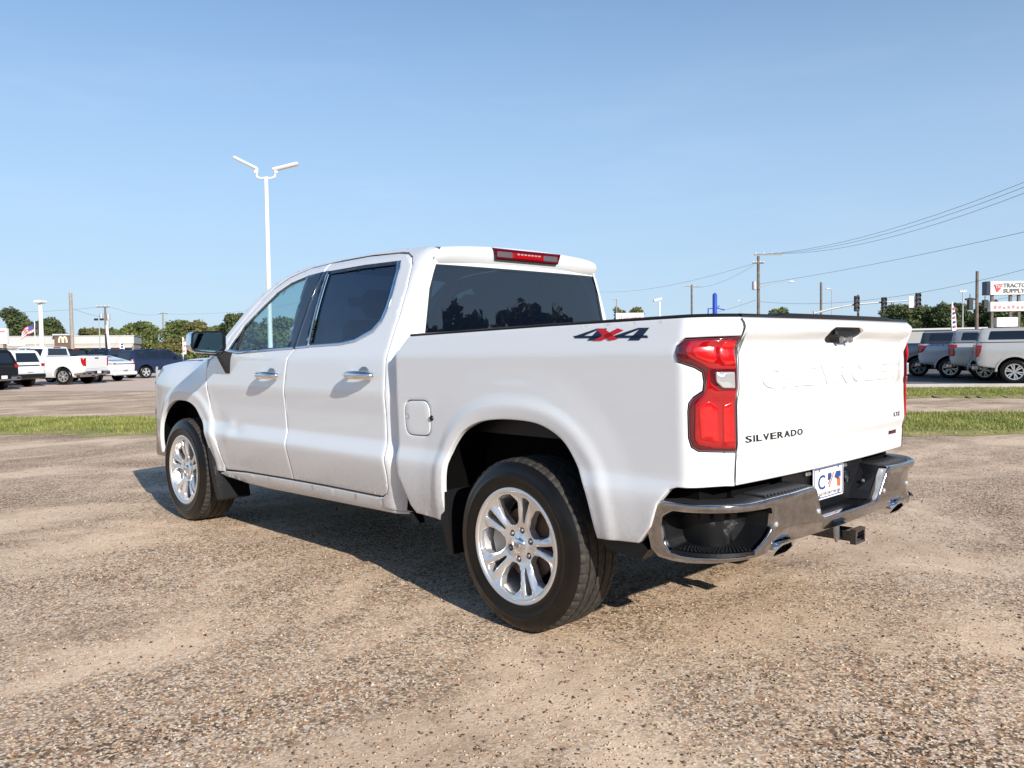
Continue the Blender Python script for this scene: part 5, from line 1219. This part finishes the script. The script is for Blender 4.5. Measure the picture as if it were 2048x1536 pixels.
q = MB(); q.box((-1.095, -.75, .93), (-1.07, .75, .975), .006); q.obj('lamp_bar', M['redhouse'], root)
q = MB(); q.box((-1.15, -.80, .32), (-1.05, .80, .42), .01); q.obj('diffuser', M['black'], root)
# dark blue SUV side on, dark pickup and others behind
Hb = math.radians(-82)
x, y = behind(44.61, -13.63, Hb, 1.0*-1); suv('dark navy SUV seen side on behind the white pickup mirror', rowL, (44.9+.9, -13.7), Hb, 'navy')
pickup('dark blue pickup with a red taillight standing behind the navy SUV', rowL, tail_at(284, 56, math.radians(30), 1.1), math.radians(30), 'navy', 'slim')
pickup('dark pickup with a blue bed cover beyond the white crew cab pickup', rowL, tail_at(196, 53, math.radians(22), 1.1), math.radians(22), 'dark', 'slim', bed_cover='blue')
root, Yf, b, patch = vehicle('sedan', 'black sedan roof showing behind the white fastback sedan', 'car', rowL, at(225, 60), math.radians(-60), sedan_prof(), 2.83, .34, 1.85, 'dark', 1.03, 1.42, sd_win, ((-.66, 1.125), (.30, 1.385), .60, .52), [('wide', [(-1.06, .98), (-.86, 1.0), (-.86, .90), (-1.06, .88)], 'redhouse')], style=1, bumper='body', bz=.34)
suv('white SUV partly hidden at the picture edge behind the black SUV', rowL, tail_at(14, 39.5, H2, .93), H2, 'white')
# right hand row
HR = math.radians(-161)
def right_at(px, wx, wy): return (wx+.72*1.0, wy-.70*1.0)
pickup('silver pickup with a matching canopy and chrome bumper at the right edge', rowR, (4.97+.34, -26.0-.94), HR, 'silver2', 'gmc', cap='silver2', style=0)
pickup('pale silver pickup with a dark canopy parked second from the right edge', rowR, (6.42+.34, -28.05-.94), HR, 'silver2', 'step', cap='gray', style=0)
pickup('light silver pickup with a black canopy and side lettering in the right row', rowR, (8.10+.34, -29.80-.94), HR, 'silver', 'ford', cap='dark', letters='4X4', style=0)
pickup('blue grey pickup farthest along the right row showing beside the tailgate', rowR, (9.85+.34, -31.5-.94), HR, 'gray', 'slim', style=0, rimc='rimdark')

# ------------------------------------------------------------------ trees
def leaf_cloud(centers, n, size, seed, squash=1.0):
    rnd = np.random.RandomState(seed); C_ = np.array([c[:3] for c in centers]); R_ = np.array([c[3] for c in centers]); w = R_**2; w /= w.sum()
    k = rnd.choice(len(R_), n, p=w); d = rnd.randn(n, 3); d /= np.linalg.norm(d, axis=1)[:, None]; rad = R_[k]*(1-.45*rnd.rand(n)**1.6)*(1+.10*rnd.randn(n))
    P = C_[k]+d*rad[:, None]*np.array([1, 1, .80*squash])
    a = rnd.randn(n, 3)+d*.4; a /= np.linalg.norm(a, axis=1)[:, None]; b = np.cross(a, rnd.randn(n, 3)); b /= np.linalg.norm(b, axis=1)[:, None]; c = np.cross(a, b)
    s = size*(.6+.8*rnd.rand(n)); V = np.empty((n, 4, 3))
    V[:, 0] = P-b*s[:, None]; V[:, 1] = P+c*s[:, None]*.55; V[:, 2] = P+b*s[:, None]; V[:, 3] = P-c*s[:, None]*.55
    return V.reshape(-1, 3), n
def quads_obj(name, V, n, m, parent=None):
    me = bpy.data.meshes.new(name); me.vertices.add(4*n); me.loops.add(4*n); me.polygons.add(n)
    me.vertices.foreach_set('co', V.ravel()); me.loops.foreach_set('vertex_index', np.arange(4*n)); me.polygons.foreach_set('loop_start', np.arange(n)*4); me.polygons.foreach_set('loop_total', np.full(n, 4))
    me.materials.append(m); me.update(calc_edges=True); return link(bpy.data.objects.new(name, me), parent)
def tree(loc, h, w, seed, leaf, label, group, trunk_h=.25, leaves=4200, size=.26):
    rnd = random.Random(seed); root = tag(empty('tree', (loc[0], loc[1], 0)), label, 'tree', group)
    cs = []; base = h*trunk_h
    for k in range(24):
        t = rnd.random(); z = base+(h-base)*(.18+.72*t); rr = w*.56*(1-abs(t-.40)*.85); a = rnd.random()*6.28; q = rnd.random()**.6*rr*.75
        cs.append((q*math.cos(a), q*math.sin(a), z, (h-base)*(.08+.13*rnd.random())*(w/h*.5+.55)))
    cs.append((0, 0, base+(h-base)*.45, w*.28))
    V, n = leaf_cloud(cs, leaves, size, seed); quads_obj('crown', V, n, M[leaf], root)
    mb = MB(); mb.tube([(0, 0, -.1), (.03*h*.1, 0, base), (rnd.uniform(-.3, .3), rnd.uniform(-.3, .3), h*.62)], [h*.028, h*.022, h*.008], 8)
    tr = mb.obj('trunk', M['bark'], root, True)
    for c in cs[:6]:
        mb = MB(); mb.tube([(0, 0, base*.9), (c[0]*.5, c[1]*.5, (base+c[2])*.5), (c[0], c[1], c[2])], [h*.012, h*.008, h*.003], 5); mb.obj('limb', M['bark'], tr)
    return root
gL, gR = 'trees beyond the beige restaurant', 'trees beyond the traffic signals'
def ztop(px, py, D):  # height of a photo row at depth D
    d = ray(px, py); return float((CAM+d*D)[2])
TL_ = [(32, 613, 150, 5.4, 'leafA', 'tall dark green tree with a ragged top standing behind the flag'), (58, 640, 150, 4.6, 'leafA', 'dark tree between the flagpole and the tall ragged tree'),
       (100, 637, 148, 5.6, 'leafA', 'round dark green tree behind the square headed lamp post'), (122, 654, 146, 3.6, 'leafA', 'low dark tree at the end of the restaurant roof'),
       (178, 653, 140, 4.6, 'leafC', 'olive round tree rising over the restaurant roof'), (212, 660, 142, 4.6, 'leafC', 'brownish tree behind the transformer pole'),
       (245, 655, 140, 4.4, 'leafB', 'green tree behind the right end of the restaurant'), (278, 640, 135, 5.2, 'leafB', 'large mid green tree right of the restaurant'), (305, 660, 130, 3.6, 'leafB', 'shorter green tree beside the thin utility pole'),
       (352, 640, 135, 5.4, 'leafB', 'broad green tree right of the thin utility pole'), (398, 643, 135, 5.6, 'leafC', 'olive tree behind the wing mirror'), (432, 652, 138, 4.8, 'leafB', 'green tree between mirror and windshield pillar'),
       (478, 622, 120, 4.8, 'leafA', 'dark tree peeping over the windshield pillar'), (515, 640, 125, 5.5, 'leafB', 'green tree seen through the front door glass'), (560, 636, 125, 6.0, 'leafB', 'green tree seen through the front side windows'), (615, 640, 130, 6, 'leafB', 'tree hidden behind the cab of the pickup'), (340, 672, 118, 3.0, 'leafC', 'reddish low tree behind the dark parked SUV')]
for i, (px, py, D, w, lf, lab) in enumerate(TL_): tree(at(px, D), ztop(px, py, D), w*1.25, 100+i, lf, lab, gL, .18, leaves=5200, size=.24)
TR_ = [(1236, 611, 170, 3.4, 'leafC', 'small tree behind the left end of the pharmacy sign'), (1272, 613, 170, 2.6, 'leafC', 'thin tree top above the pharmacy sign'), (1545, 618, 150, 3.0, 'leafB', 'small tree top at the foot of the big utility pole'), (1568, 614, 150, 2.8, 'leafB', 'small tree just right of the big utility pole'), (1730, 640, 130, 4.5, 'leafB', 'low tree under the signal mast arm')]
for px, py, w, lf in ((1790, 612, 5.4, 'leafA'), (1822, 606, 5.2, 'leafA'), (1852, 610, 5.0, 'leafB'), (1884, 606, 5.4, 'leafA'), (1915, 602, 4.6, 'leafA'), (1945, 612, 5.2, 'leafB'), (1978, 604, 4.8, 'leafA'), (2010, 612, 5.2, 'leafA'), (2042, 606, 5.0, 'leafB'), (2075, 604, 5.6, 'leafA')):
    TR_.append((px, py, 112+(px % 7)*1.5, w, lf, None))
names_r = ['leftmost dark tree beside the signal mast', 'dark tree below the last signal head', 'mid green tree behind the light silver pickup', 'dark tree left of the feather banner', 'dark tree right behind the feather banner', 'mid green tree behind the bare wooden pole', 'dark tree behind the store sign posts', 'dark tree under the big store sign', 'mid green tree at the right picture edge', 'tree just past the right picture edge']
for i, (px, py, D, w, lf, lab) in enumerate(TR_): tree(at(px, D), ztop(px, py, D), w*1.25, 300+i, lf, lab or names_r[i-5], gR, .14, leaves=5200, size=.22)
# low hedge mass under the right trees and the wood behind the photographer (seen only in the glass)
def mass(name, p, q, h, wid, n, seed, leaf, size, label):
    rnd = random.Random(seed); cs = []; K = int(math.hypot(q[0]-p[0], q[1]-p[1])/(h*.45))
    for k in range(K):
        t = (k+.5)/K; x = p[0]+(q[0]-p[0])*t+rnd.uniform(-1, 1)*wid; y = p[1]+(q[1]-p[1])*t+rnd.uniform(-1, 1)*wid; hh = h*rnd.uniform(.65, 1.0)
        cs += [(x, y, hh*.25, hh*.38), (x, y, hh*.52, hh*.38), (x+rnd.uniform(-.2, .2)*h, y, hh*.78, hh*.26)]
    V, m_ = leaf_cloud(cs, n, size, seed); o = quads_obj(name, V, m_, M[leaf]); tag(o, label, 'woodland', kind='stuff')
a1, a2 = at(1765, 118), at(2150, 118); mass('undergrowth', a1, a2, 4.2, .8, 16000, 7, 'leafA', .26, 'dark undergrowth filling the gap below the trees on the right')
a1, a2 = at(-60, 155), at(900, 150); mass('undergrowth', a1, a2, 3.6, .8, 16000, 8, 'leafB', .30, 'green undergrowth at the foot of the distant trees on the left')
a1, a2 = at(880, 158), at(1780, 150); mass('undergrowth', a1, a2, 3.0, .8, 16000, 12, 'leafB', .28, 'low green bushes along the far side of the road behind the pickup bed')
mass('woodland', (-43, -62), (-34, 24), 11.5, 1.6, 60000, 9, 'leafA', .42, 'dark belt of trees mirrored in the rear window')
mass('woodland', (-62, 40), (60, 75), 9.5, 2.5, 14000, 10, 'leafB', .45, 'belt of trees on the near side of the lot mirrored in the doors')

# ------------------------------------------------------------------ restaurant
D0 = 112
pR = np.array(at(267, D0)); pL = np.array(at(-60, D0-6)); dv = (pL-pR)/np.linalg.norm(pL-pR); ang = math.atan2(dv[1], dv[0]); LEN = float(np.linalg.norm(pL-pR))
RB = tag(empty('restaurant', (pR[0], pR[1], 0), ang), 'long low beige restaurant with flat roof and a brown panel carrying a pale arched logo', 'building')
# local frame: +x to the picture's left, front face on +y? choose so that the front looks to the camera
tocam = CAM[:2]-pR; ly = np.array([-math.sin(ang), math.cos(ang)]); fs = 1 if float(tocam@ly) > 0 else -1
HB = ztop(260, 672, D0)
def bbox(name, x0, x1, d0, d1, z0, z1, m, par=RB, bev=0):
    q = MB(); q.box((x0, fs*d0, z0), (x1, fs*d1, z1), bev); return fix_normals(q.obj(name, m, par))
W1 = bbox('wall', 0, LEN, -9, 0, 0, HB-1.0, M['bwall']); bbox('parapet', -.10, LEN+.1, -9.1, .06, HB-1.0, HB, M['bwall2']); bbox('coping', -.16, LEN+.16, -9.2, .12, HB, HB+.10, M['galv'])
xb = lambda px: float((np.array(at(px, D0))-pR)@dv)
hb = bbox('brown_tower', xb(150), xb(122), .03, .9, 0, HB+.12, M['brownp']); bbox('tower_cap', xb(151), xb(119), -.2, 1.1, HB+.12, HB+.32, M['bwall2'], hb)
# golden M made from two arches
def arch_logo(cx, z0, w, h, par):
    q = MB()
    for k in (-1, 1):
        c = cx+k*w*.25; q.tube([(c+w*.22*math.cos(t)*(1.0), fs*.95, z0+h*max(0, math.sin(t))**.7) for t in np.linspace(0, math.pi, 13)], .13, 6)
    return q.obj('arched_logo', M['arch'], par)
arch_logo(xb(137.5), HB-.85, .95, .75, hb)
V, F = text_fit("McDonald's", 2.3, .42, depth=.08, bold=.02)
mesh_obj('sign_lettering', [(xb(49)-v[0]*(1), fs*(.05+v[2]), HB-.95+v[1]) for v in V], F, M['polewhite'], RB)
bbox('sign_backing', xb(66), xb(34), .01, .04, HB-1.22, HB-.68, M['bwall2'])
for px in (215, 206, 196, 178, 160, 168): bbox('window', xb(px)-.28, xb(px)+.28, .01, .05, .9, 2.0, M['cargl'])
bbox('door', xb(252)-.5, xb(252)+.4, .01, .05, 0, 2.1, M['brownp'])
bbox('awning', xb(266), xb(152), .05, 1.0, 2.35, 2.55, M['bwall2'])
for px in (15, 30, 88, 96, 104, 112): 
    q = MB(); xx = xb(px); q.tube([(xx, fs*.1, HB-1.7), (xx-.5, fs*.9, HB-2.4)], .05, 5); q.obj('lamp_bracket', M['polewhite'], RB)
# low flat building on the right
q = MB(); q.box((-7, -4, 0), (7, 4, ztop(1840, 661, 90)), .0); c = at(1822, 92); o = q.obj('wall', M['bwall2']); rb = tag(empty('storage_building', (c[0], c[1], 0), HR), 'low pale flat roofed building behind the right row of pickups', 'building'); o.parent = rb
q = MB(); q.box((-7.2, -4.2, ztop(1840, 661, 90)), (7.2, 4.2, ztop(1840, 661, 90)+.18)); q.obj('roof', M['signwhite'], rb)

# ------------------------------------------------------------------ poles, lamps, signs
def wpt(px, py, D): p = CAM+ray(px, py)*D; return Vector([float(v) for v in p])
facing = math.atan2(RT[1], RT[0])      # local x = picture right
def pole_thing(name, label, cat, px, D, ytop, r, m, group=None, rz=facing, part='pole', r2=None):
    c = at(px, D); root = tag(empty(name, (c[0], c[1], 0), rz), label, cat, group); h = ztop(px, ytop, D)
    q = MB(); q.tube([(0, 0, -.05), (0, 0, h*.5), (0, 0, h)], [r, (r+(r2 or r*.8))/2, r2 or r*.8], 12); q.obj(part, M[m], root, True, 60)
    return root, h
# tall double lamp behind the cab
root, h = pole_thing('lamp_post', 'tall white lamp post with two flat heads rising behind the cab', 'lamp post', 541, 31.0, 357, .098, 'polewhite', r2=.072)
for s, yy in ((-1, -.10), (1, .05)):
    arm = MB(); arm.tube([(0, 0, h-.03), (s*.20, 0, h-.04), (s*.32, 0, h), (s*.36, 0, h+.14), (s*.38, 0, h+.30)], .038, 8); a = arm.obj('arm', M['polewhite'], root, True)
    hd = MB(); hd.box((-.50, -.15, -.055), (.50, .15, .055), .045)
    rot = Matrix.Rotation(math.radians(27 if s < 0 else -13), 4, 'Y'); off_ = Vector((s*.74, 0, h+.52 if s < 0 else h+.37))
    hd.V = [tuple(rot @ Vector(v)+off_) for v in hd.V]; ho = hd.obj('lamp_head', M['polewhite'], root)
    ps = MB(); ps.revolve([(0, -.08), (.08, -.08), (.09, .10), (0, .10)], 12, 'z', (s*.37, 0, h+.22)); fix_normals(ps.obj('knuckle', M['polewhite'], a, True, 40))
# square headed lamp post, left
root, h = pole_thing('lamp_post', 'white lamp post with a flat square head above the parked white pickup', 'lamp post', 84, 62, 606, .17, 'polewhite', r2=.14)
q = MB(); q.box((-.42, -.42, h), (.10, .42, h+.18), .03); q.box((-.10, -.42, h+.02), (.42, .42, h+.16), .03); q.V = q.V[:len(q.V)//2]; q.F = [f for f in q.F if max(f) < len(q.V)]; q.V = [(x+.16, y, z) for x, y, z in q.V]; q.obj('lamp_head', M['polewhite'], root)
q = MB(); q.box((-.22, -.36, h-.03), (.22, .36, h+.01)); q.obj('lens', M['galv'], root)
# single head right
root, h = pole_thing('lamp_post', 'white lamp post with one tilted square head above the bed rail', 'lamp post', 1320, 80, 603, .09, 'polewhite')
q = MB(); q.box((-.62, -.3, -.10), (.18, .3, .10), .03); rt_ = Matrix.Rotation(math.radians(-14), 4, 'Y'); q.V = [tuple(rt_ @ Vector(v)+Vector((0, 0, h+.22))) for v in q.V]; hd = q.obj('lamp_head', M['polewhite'], root)
q = MB(); q.box((-.56, -.26, -.13), (.10, .26, -.105)); q.V = [tuple(rt_ @ Vector(v)+Vector((0, 0, h+.22))) for v in q.V]; q.obj('lens', M['galv'], hd)
# utility poles
def utility(label, px, D, ytop, r, m, arms=(), trans=(), group='utility poles along the road', cat='utility pole'):
    root, h = pole_thing('utility_pole', label, cat, px, D, ytop, r, m, group)
    for (y, x0, x1, mm) in arms:
        z = ztop(px, y, D); k = D/FPX; q = MB(); q.box(((x0-px)*k, -.06, z-.06), ((x1-px)*k, .06, z+.06)); a = q.obj('crossarm', M[mm], root)
        for t in (.05, .35, .65, .95): q = MB(); q.revolve([(0, .14), (.05, .12), (.06, .02), (.03, 0)], 8, 'z', ((x0-px)*k+(x1-x0)*k*t, 0, z+.06)); q.obj('insulator', M['signwhite'], a)
    for (x, y) in trans:
        z = ztop(px, y, D); k = D/FPX; q = MB(); q.revolve([(0, .42), (.16, .40), (.21, .34), (.21, -.34), (0, -.38)], 14, 'z', ((x-px)*k, 0, z)); fix_normals(q.obj('transformer', M['galv'], root, True, 40))
    return root, h
utility('tall bare pale wooden pole beside the brown restaurant panel', 145, 75, 586, .17, 'woodpale')
utility('wooden pole with crossarm and three grey transformers behind the restaurant', 213, 98, 613, .14, 'wood', [(614, 196, 222, 'wood')], [(205, 634), (219, 634), (217, 648)])
root, h = pole_thing('brace_pole', 'white pole leaning against the transformer pole', 'pole', 221, 96, 650, .17, 'polewhite'); root.rotation_euler = (0, math.radians(-4), facing)
utility('thin utility pole with a short crossarm left of the wing mirror', 328, 140, 624, .16, 'woodpale', [(627, 320, 338, 'wood')])
root, h = pole_thing('street_lamp', 'slim dark pole carrying two small floodlights in front of the transformer pole', 'street lamp', 200, 88, 641, .06, 'galv')
for s in (-1, 1): q = MB(); q.box((s*.10, -.12, h), (s*.50, .12, h+.22), .04); q.obj('floodlight', M['signal'], root)
utility('tall utility pole with long pale crossarm and a transformer above the tailgate', 1517, 75, 513, .16, 'wood', [(510, 1509, 1563, 'woodpale'), (527, 1506, 1528, 'wood')], [(1509, 572)])
utility('two tone utility pole with pale crossarm above the bed rail', 1384, 118, 570, .17, 'wood', [(573, 1368, 1402, 'woodpale')])
utility('short bare wooden pole at the left end of the signal mast', 1642, 72, 565, .12, 'wood')
utility('bare dark wooden pole left of the store sign', 1953, 52, 543, .11, 'wood')
utility('thin grey pole with a small crossarm behind the signal heads', 1925, 90, 581, .07, 'galv', [(583, 1918, 1932, 'galv')])
utility('distant small pole left of the pharmacy sign', 1234, 150, 597, .10, 'woodpale', [(599, 1226, 1236, 'woodpale')])
for px, yt, D, lab in ((1664, 586, 78, 'small curved street lamp right of the bare wooden pole'), (1483, 607, 120, 'tiny distant street lamp left of the big utility pole')):
    root, h = pole_thing('street_lamp', lab, 'street lamp', px, D, yt, .05, 'galv'); q = MB(); q.tube([(0, 0, h-.02), (-.05, 0, h+.2), (-.22, 0, h+.36)], .04, 6); q.obj('arm', M['galv'], root)
    q = MB(); q.box((-.60, -.12, h+.34), (-.20, .12, h+.44), .04); q.obj('lamp_head', M['polewhite'], root)
c = wpt(1582, 563, 74)
root = tag(empty('street_lamp', (float(c.x), float(c.y), 0), facing), 'oval street lamp head on a long arm from the big utility pole', 'street lamp')
q = MB(); q.revolve([(0, .30), (.10, .22), (.15, 0), (.10, -.22), (0, -.30)], 12, 'x', (0, 0, c.z)); q.V = [(x, y, c.z+(z-c.z)*.5) for x, y, z in q.V]; fix_normals(q.obj('lamp_head', M['polewhite'], root, True))
q = MB(); q.tube([(-.2, 0, c.z+.02), (-1.6, 0, c.z-.1), (-2.85, 0, c.z-.5)], .03, 6); q.obj('arm', M['galv'], root)
# pharmacy sign
def board(name, label, cat, px0, px1, y0, y1, D, m, posts=(), depth=.35, rz=facing, edge=None):
    xc = (px0+px1)/2; c = at(xc, D); k = D/FPX; root = tag(empty(name, (c[0], c[1], 0), rz), label, cat); w = (px1-px0)*k/2; z0, z1 = ztop(xc, y1, D), ztop(xc, y0, D)
    q = MB(); q.box((-w, -depth/2, z0), (w, depth/2, z1), .03); b = q.obj('panel', M[m], root)
    for t in posts: q = MB(); q.box((t*w-.09, -.09, 0), (t*w+.09, .09, z0+.05)); q.obj('post', M['wood'], root)
    return root, b, w, z0, z1
def face_text(s_, w, h, cx, cz, depth_, m, par, name='lettering', **kw):
    V, F = text_fit(s_, w, h, depth=.03, **kw); return fix_normals(mesh_obj(name, [(cx+a, -depth_-d, cz+b) for a, b, d in V], F, M[m], par))
root, b, w, z0, z1 = board('pharmacy_sign', 'white rectangular sign with faded red script lettering above the bed rail', 'sign', 1232, 1288, 626, 645, 118, 'signwhite', (-.6, .6))
face_text('Walgreens', w*1.6, (z1-z0)*.45, 0, (z0+z1)/2, .18, 'signpink', b, shear=.3)
# store sign stack, right
root, b, w, z0, z1 = board('store_sign', 'white store sign with red emblem and dark lettering high at the right edge', 'sign', 1975, 2086, 563, 590, 62, 'signwhite', (-.86, -.2, .1, .9), .6)
q = MB(); q.box((-w-.30, -.30, z0), (-w-.002, .30, z1), .02); q.obj('end_cap', M['navy'], b)
kk = 62/FPX; X_ = lambda px: (px-(1975+2086)/2)*kk
zc, hh = (z0+z1)/2, z1-z0
q = MB(); q.prism([(X_(1981), zc+hh*.26), (X_(1999), zc+hh*.30), (X_(1996), zc-.02), (X_(1989), zc-hh*.30), (X_(1986), zc-hh*.24), (X_(1985), zc+.0)], -.34, -.305, 'y'); fix_normals(q.obj('emblem', M['signred'], b))
face_text('TSC', .44, .20, X_(1990), zc+.10, .345, 'signwhite', b, bold=.01)
face_text('TRACTOR', 2.0, .32, X_(1999)+1.05, zc+.19, .305, 'signgrey', b, bold=.03); face_text('SUPPLY CO', 2.5, .32, X_(1999)+1.30, zc-.21, .305, 'signgrey', b, bold=.03)
# lower boards belong to the same posts
for (p0, p1, y0, y1, nm, txt, mm) in ((1977, 2070, 604, 623, 'lower_panel', 'FARM & RANCH', 'signpink'), (1990, 2032, 635, 654, 'reader_board', 'NOW HIRING', 'signpink')):
    za, zb = ztop(2000, y1, 62), ztop(2000, y0, 62); q = MB(); q.box((X_(p0), -.2, za), (X_(p1), .2, zb), .02); lb = q.obj(nm, M['signwhite'], root)
    if nm == 'lower_panel':
        for k_ in range(9):    # faded, illegible strokes
            q = MB(); xx = X_(p0)+.25+k_*.34; q.box((xx, -.215, za+.18+.03*math.sin(k_*2.1)), (xx+.20, -.202, za+.40+.05*math.cos(k_*1.7))); q.obj('faded_stroke', M[mm], lb)
    else:
        for k_ in range(2): q = MB(); q.box((X_(p0)+.1, -.215, za+.12+k_*.28), (X_(p1)-.1, -.202, za+.15+k_*.28)); q.obj('rail', M['galv'], lb)
# white sign at the left edge
root, b, w, z0, z1 = board('roadside_sign', 'white roadside sign on two legs cut off by the left edge', 'sign', -14, 17, 657, 688, 70, 'signwhite', (-.7, .55)); q = MB(); q.box((-w*.8, -.19, z1-.34), (w*.8, -.176, z1-.18)); q.obj('text_band', M['signpink'], b)
# blue frame
root, h = pole_thing('blue_pylon', 'bright blue steel post with hanging side arms behind the bed rail', 'post', 1430, 60, 590, .17, 'bluep', r2=.17)
q = MB(); q.revolve([(.17, 0), (.10, .10), (0, .16)], 12, 'z', (0, 0, h)); q.obj('cap', M['bluep'], root, True)
k = 60/FPX
za = ztop(1430, 617, 60); q = MB(); q.tube([(0, 0, za), (-.48, 0, za), (-.50, 0, za-.9)], .05, 6); q.obj('side_arm', M['bluep'], root); q = MB(); q.tube([(0, 0, za+.05), (.72, 0, za-.12)], .045, 6); q.obj('side_arm', M['bluep'], root); q = MB(); q.tube([(-.10, -.1, za-.2), (.35, .1, za+.2)], .04, 6); q.obj('side_arm', M['bluep'], root)
# traffic signals on a mast arm
Dm = 62; root, h = pole_thing('traffic_signal_mast', 'grey signal mast arm stretching right with three black signal heads', 'traffic signal', 1628, Dm+2, 622, .10, 'galv')
km = Dm/FPX
q = MB(); q.tube([((px-1628)*km, 0, ztop(px, py, Dm)) for px, py in ((1628, 625), (1665, 615), (1714, 606), (1770, 602), (1850, 597))], [.09, .08, .07, .06, .045], 8); q.obj('mast_arm', M['galv'], root, True)
for px, y0, y1 in ((1714, 589, 621), (1770, 592, 620), (1840, 583, 613)):
    z0, z1 = ztop(px, y1, Dm), ztop(px, y0, Dm); xx = (px-1628)*km; q = MB(); q.box((xx-.19, -.30, z0), (xx+.19, -.05, z1), .04); sh = q.obj('signal_head', M['signal'], root)
    for t in (.2, .5, .8):
        q = MB(); q.revolve([(0, -.005), (.11, 0)], 12, 'y', (xx, -.305, z0+(z1-z0)*t)); q.obj('lens', M['smoke'], sh); q = MB(); q.grid(lambda a, b_: (xx+.125*math.cos(a), -.30-b_, z0+(z1-z0)*t+.125*math.sin(a)), np.linspace(-.3, math.pi+.3, 9), (0, .16)); q.obj('visor', M['signal'], sh)
q = MB(); xx = (1828-1628)*km; q.box((xx-.22, -.10, ztop(1828, 613, Dm)), (xx+.22, -.06, ztop(1828, 590, Dm))); q.obj('street_sign', M['signwhite'], root)
root, h = pole_thing('signal_pole', 'wooden pole behind the first black signal head', 'pole', 1716, 66, 590, .10, 'wood')
for px, y0, y1, lab in ((1939, 596, 620, 'black signal head hanging left of the bare dark pole'), (1969, 600, 618, 'black signal head hanging beside the store sign')):
    D = 58; c = at(px, D); root = tag(empty('hanging_signal', (c[0], c[1], 0), facing), lab, 'traffic signal', 'signal heads hanging on the span wire'); z0, z1 = ztop(px, y1, D), ztop(px, y0, D)
    q = MB(); q.box((-.17, -.15, z0), (.17, .12, z1), .04); q.obj('housing', M['signal'], root); q = MB(); q.tube([(0, 0, z1-.02), (0, 0, z1+.28)], .025, 6); q.obj('hanger', M['signal'], root); q = MB(); q.box((-.32, -.12, z1-.16), (.32, .1, z1-.04), .02) if px < 1950 else q.box((-.2, -.12, z1-.1), (.2, .1, z1-.04), .02); q.obj('backplate', M['signal'], root)
# flags
root, h = pole_thing('flagpole', 'white flagpole flying a red white and blue striped flag', 'flagpole', 71, 96, 643, .05, 'polewhite')
FP = root; kf = 96/FPX
def flagP(u, v):   # u 0..1 away from the pole (picture left), v 0..1 down
    x = -.05-u*1.55; z = h-.15-v*.95-u*.95-.08*math.sin(u*7); return (x, .16*math.sin(u*8+v*2), z)
fl = empty('flag'); fl.parent = FP
for k_ in range(7):
    q = MB(); q.grid(flagP, np.linspace(.42 if k_ < 4 else 0, 1, 9), (k_/7, (k_+1)/7)); q.obj('stripe', M['flagred' if k_ % 2 == 0 else 'flagwhite'], fl)
q = MB(); q.grid(flagP, np.linspace(0, .42, 5), np.linspace(0, 4/7, 4)); q.obj('canton', M['flagblue'], fl)
def feather(label, px, y0, y1, D, wpx, cols, lean=0):
    root, h = pole_thing('feather_banner', label, 'banner', px, D, y0, .02, 'polewhite'); k = D/FPX; w = wpx*k; zb = ztop(px, y1, D)
    q = MB(); q.grid(lambda t, u: (u*w*min(1, t*2.2+.12)+lean*(1-t), .04*math.sin(t*5), h-(h-zb)*t), np.linspace(0, 1, 12), (0, .5, 1)); b = q.obj('banner', M['flagwhite'], root)
    for i in range(5):
        t0, t1 = .18+i*.15, .18+i*.15+.08; q = MB(); q.box((w*.25, -.062+.04*math.sin(t0*5), h-(h-zb)*t1), (w*.75, -.05+.04*math.sin(t0*5), h-(h-zb)*t0)); q.obj('print', M[cols[i % len(cols)]], b)
feather('white and blue feather banner in front of the restaurant end', 240, 681, 715, 62, 9, ['flagblue', 'plateblue'])
feather('tall red white and blue feather banner behind the right row of pickups', 1903, 604, 664, 38, 9, ['flagred', 'flagblue'])
feather('pink and white feather banner beside the wing mirror', 366, 674, 708, 45, 7, ['flagred', 'flagwhite'])
# overhead wires
def wire(a, b, sag, r=.018, n=14):
    q = MB(); a, b = Vector(a), Vector(b); q.tube([a.lerp(b, t)-Vector((0, 0, sag*4*t*(1-t))) for t in np.linspace(0, 1, n)], r, 4, cap=False); o = q.obj('overhead_wire', M['wire']); return o
WL = [((1512, 509, 75), (2070, 356, 40), .8, 'uppermost overhead wire running right from the long crossarm'), ((1530, 508, 75), (2070, 366, 40), .8, 'second overhead wire running right from the long crossarm'), ((1558, 507, 75), (2070, 378, 40), .8, 'third overhead wire running right from the long crossarm'),
      ((1190, 583, 140), (1508, 527, 75), .9, 'overhead wire crossing the sky between cab and big utility pole'), ((1517, 603, 75), (2060, 536, 48), .9, 'dark cable running right above the signal mast arm'), ((1517, 568, 75), (2070, 459, 42), .2, 'thin high cable running right across the sky'),
      ((1384, 575, 118), (1508, 530, 75), .6, 'faint wire between the two tone pole and the big utility pole'), ((1330, 640, 100), (1512, 600, 75), .4, 'low cable behind the blue post'), ((1800, 617, 60), (2060, 585, 60), .3, 'span wire passing in front of the store sign'),
      ((-40, 622, 100), (196, 614, 98), .3, 'faint wire at the upper left leading to the transformer pole'), ((148, 618, 75), (205, 634, 98), .1, 'service wire from the bare pale pole'), ((222, 614, 98), (322, 628, 140), .5, 'wire between transformer pole and thin utility pole'), ((336, 628, 140), (620, 600, 150), .8, 'faint wire right of the thin utility pole')]
for a, b, sg, lab in WL: tag(wire(wpt(*a), wpt(*b), sg, .011 if a[2] > 60 else .010), lab, 'overhead wire', 'overhead wires')
for o in bpy.data.objects:
    if o.type == 'MESH' and o.name.startswith('decal'): pass
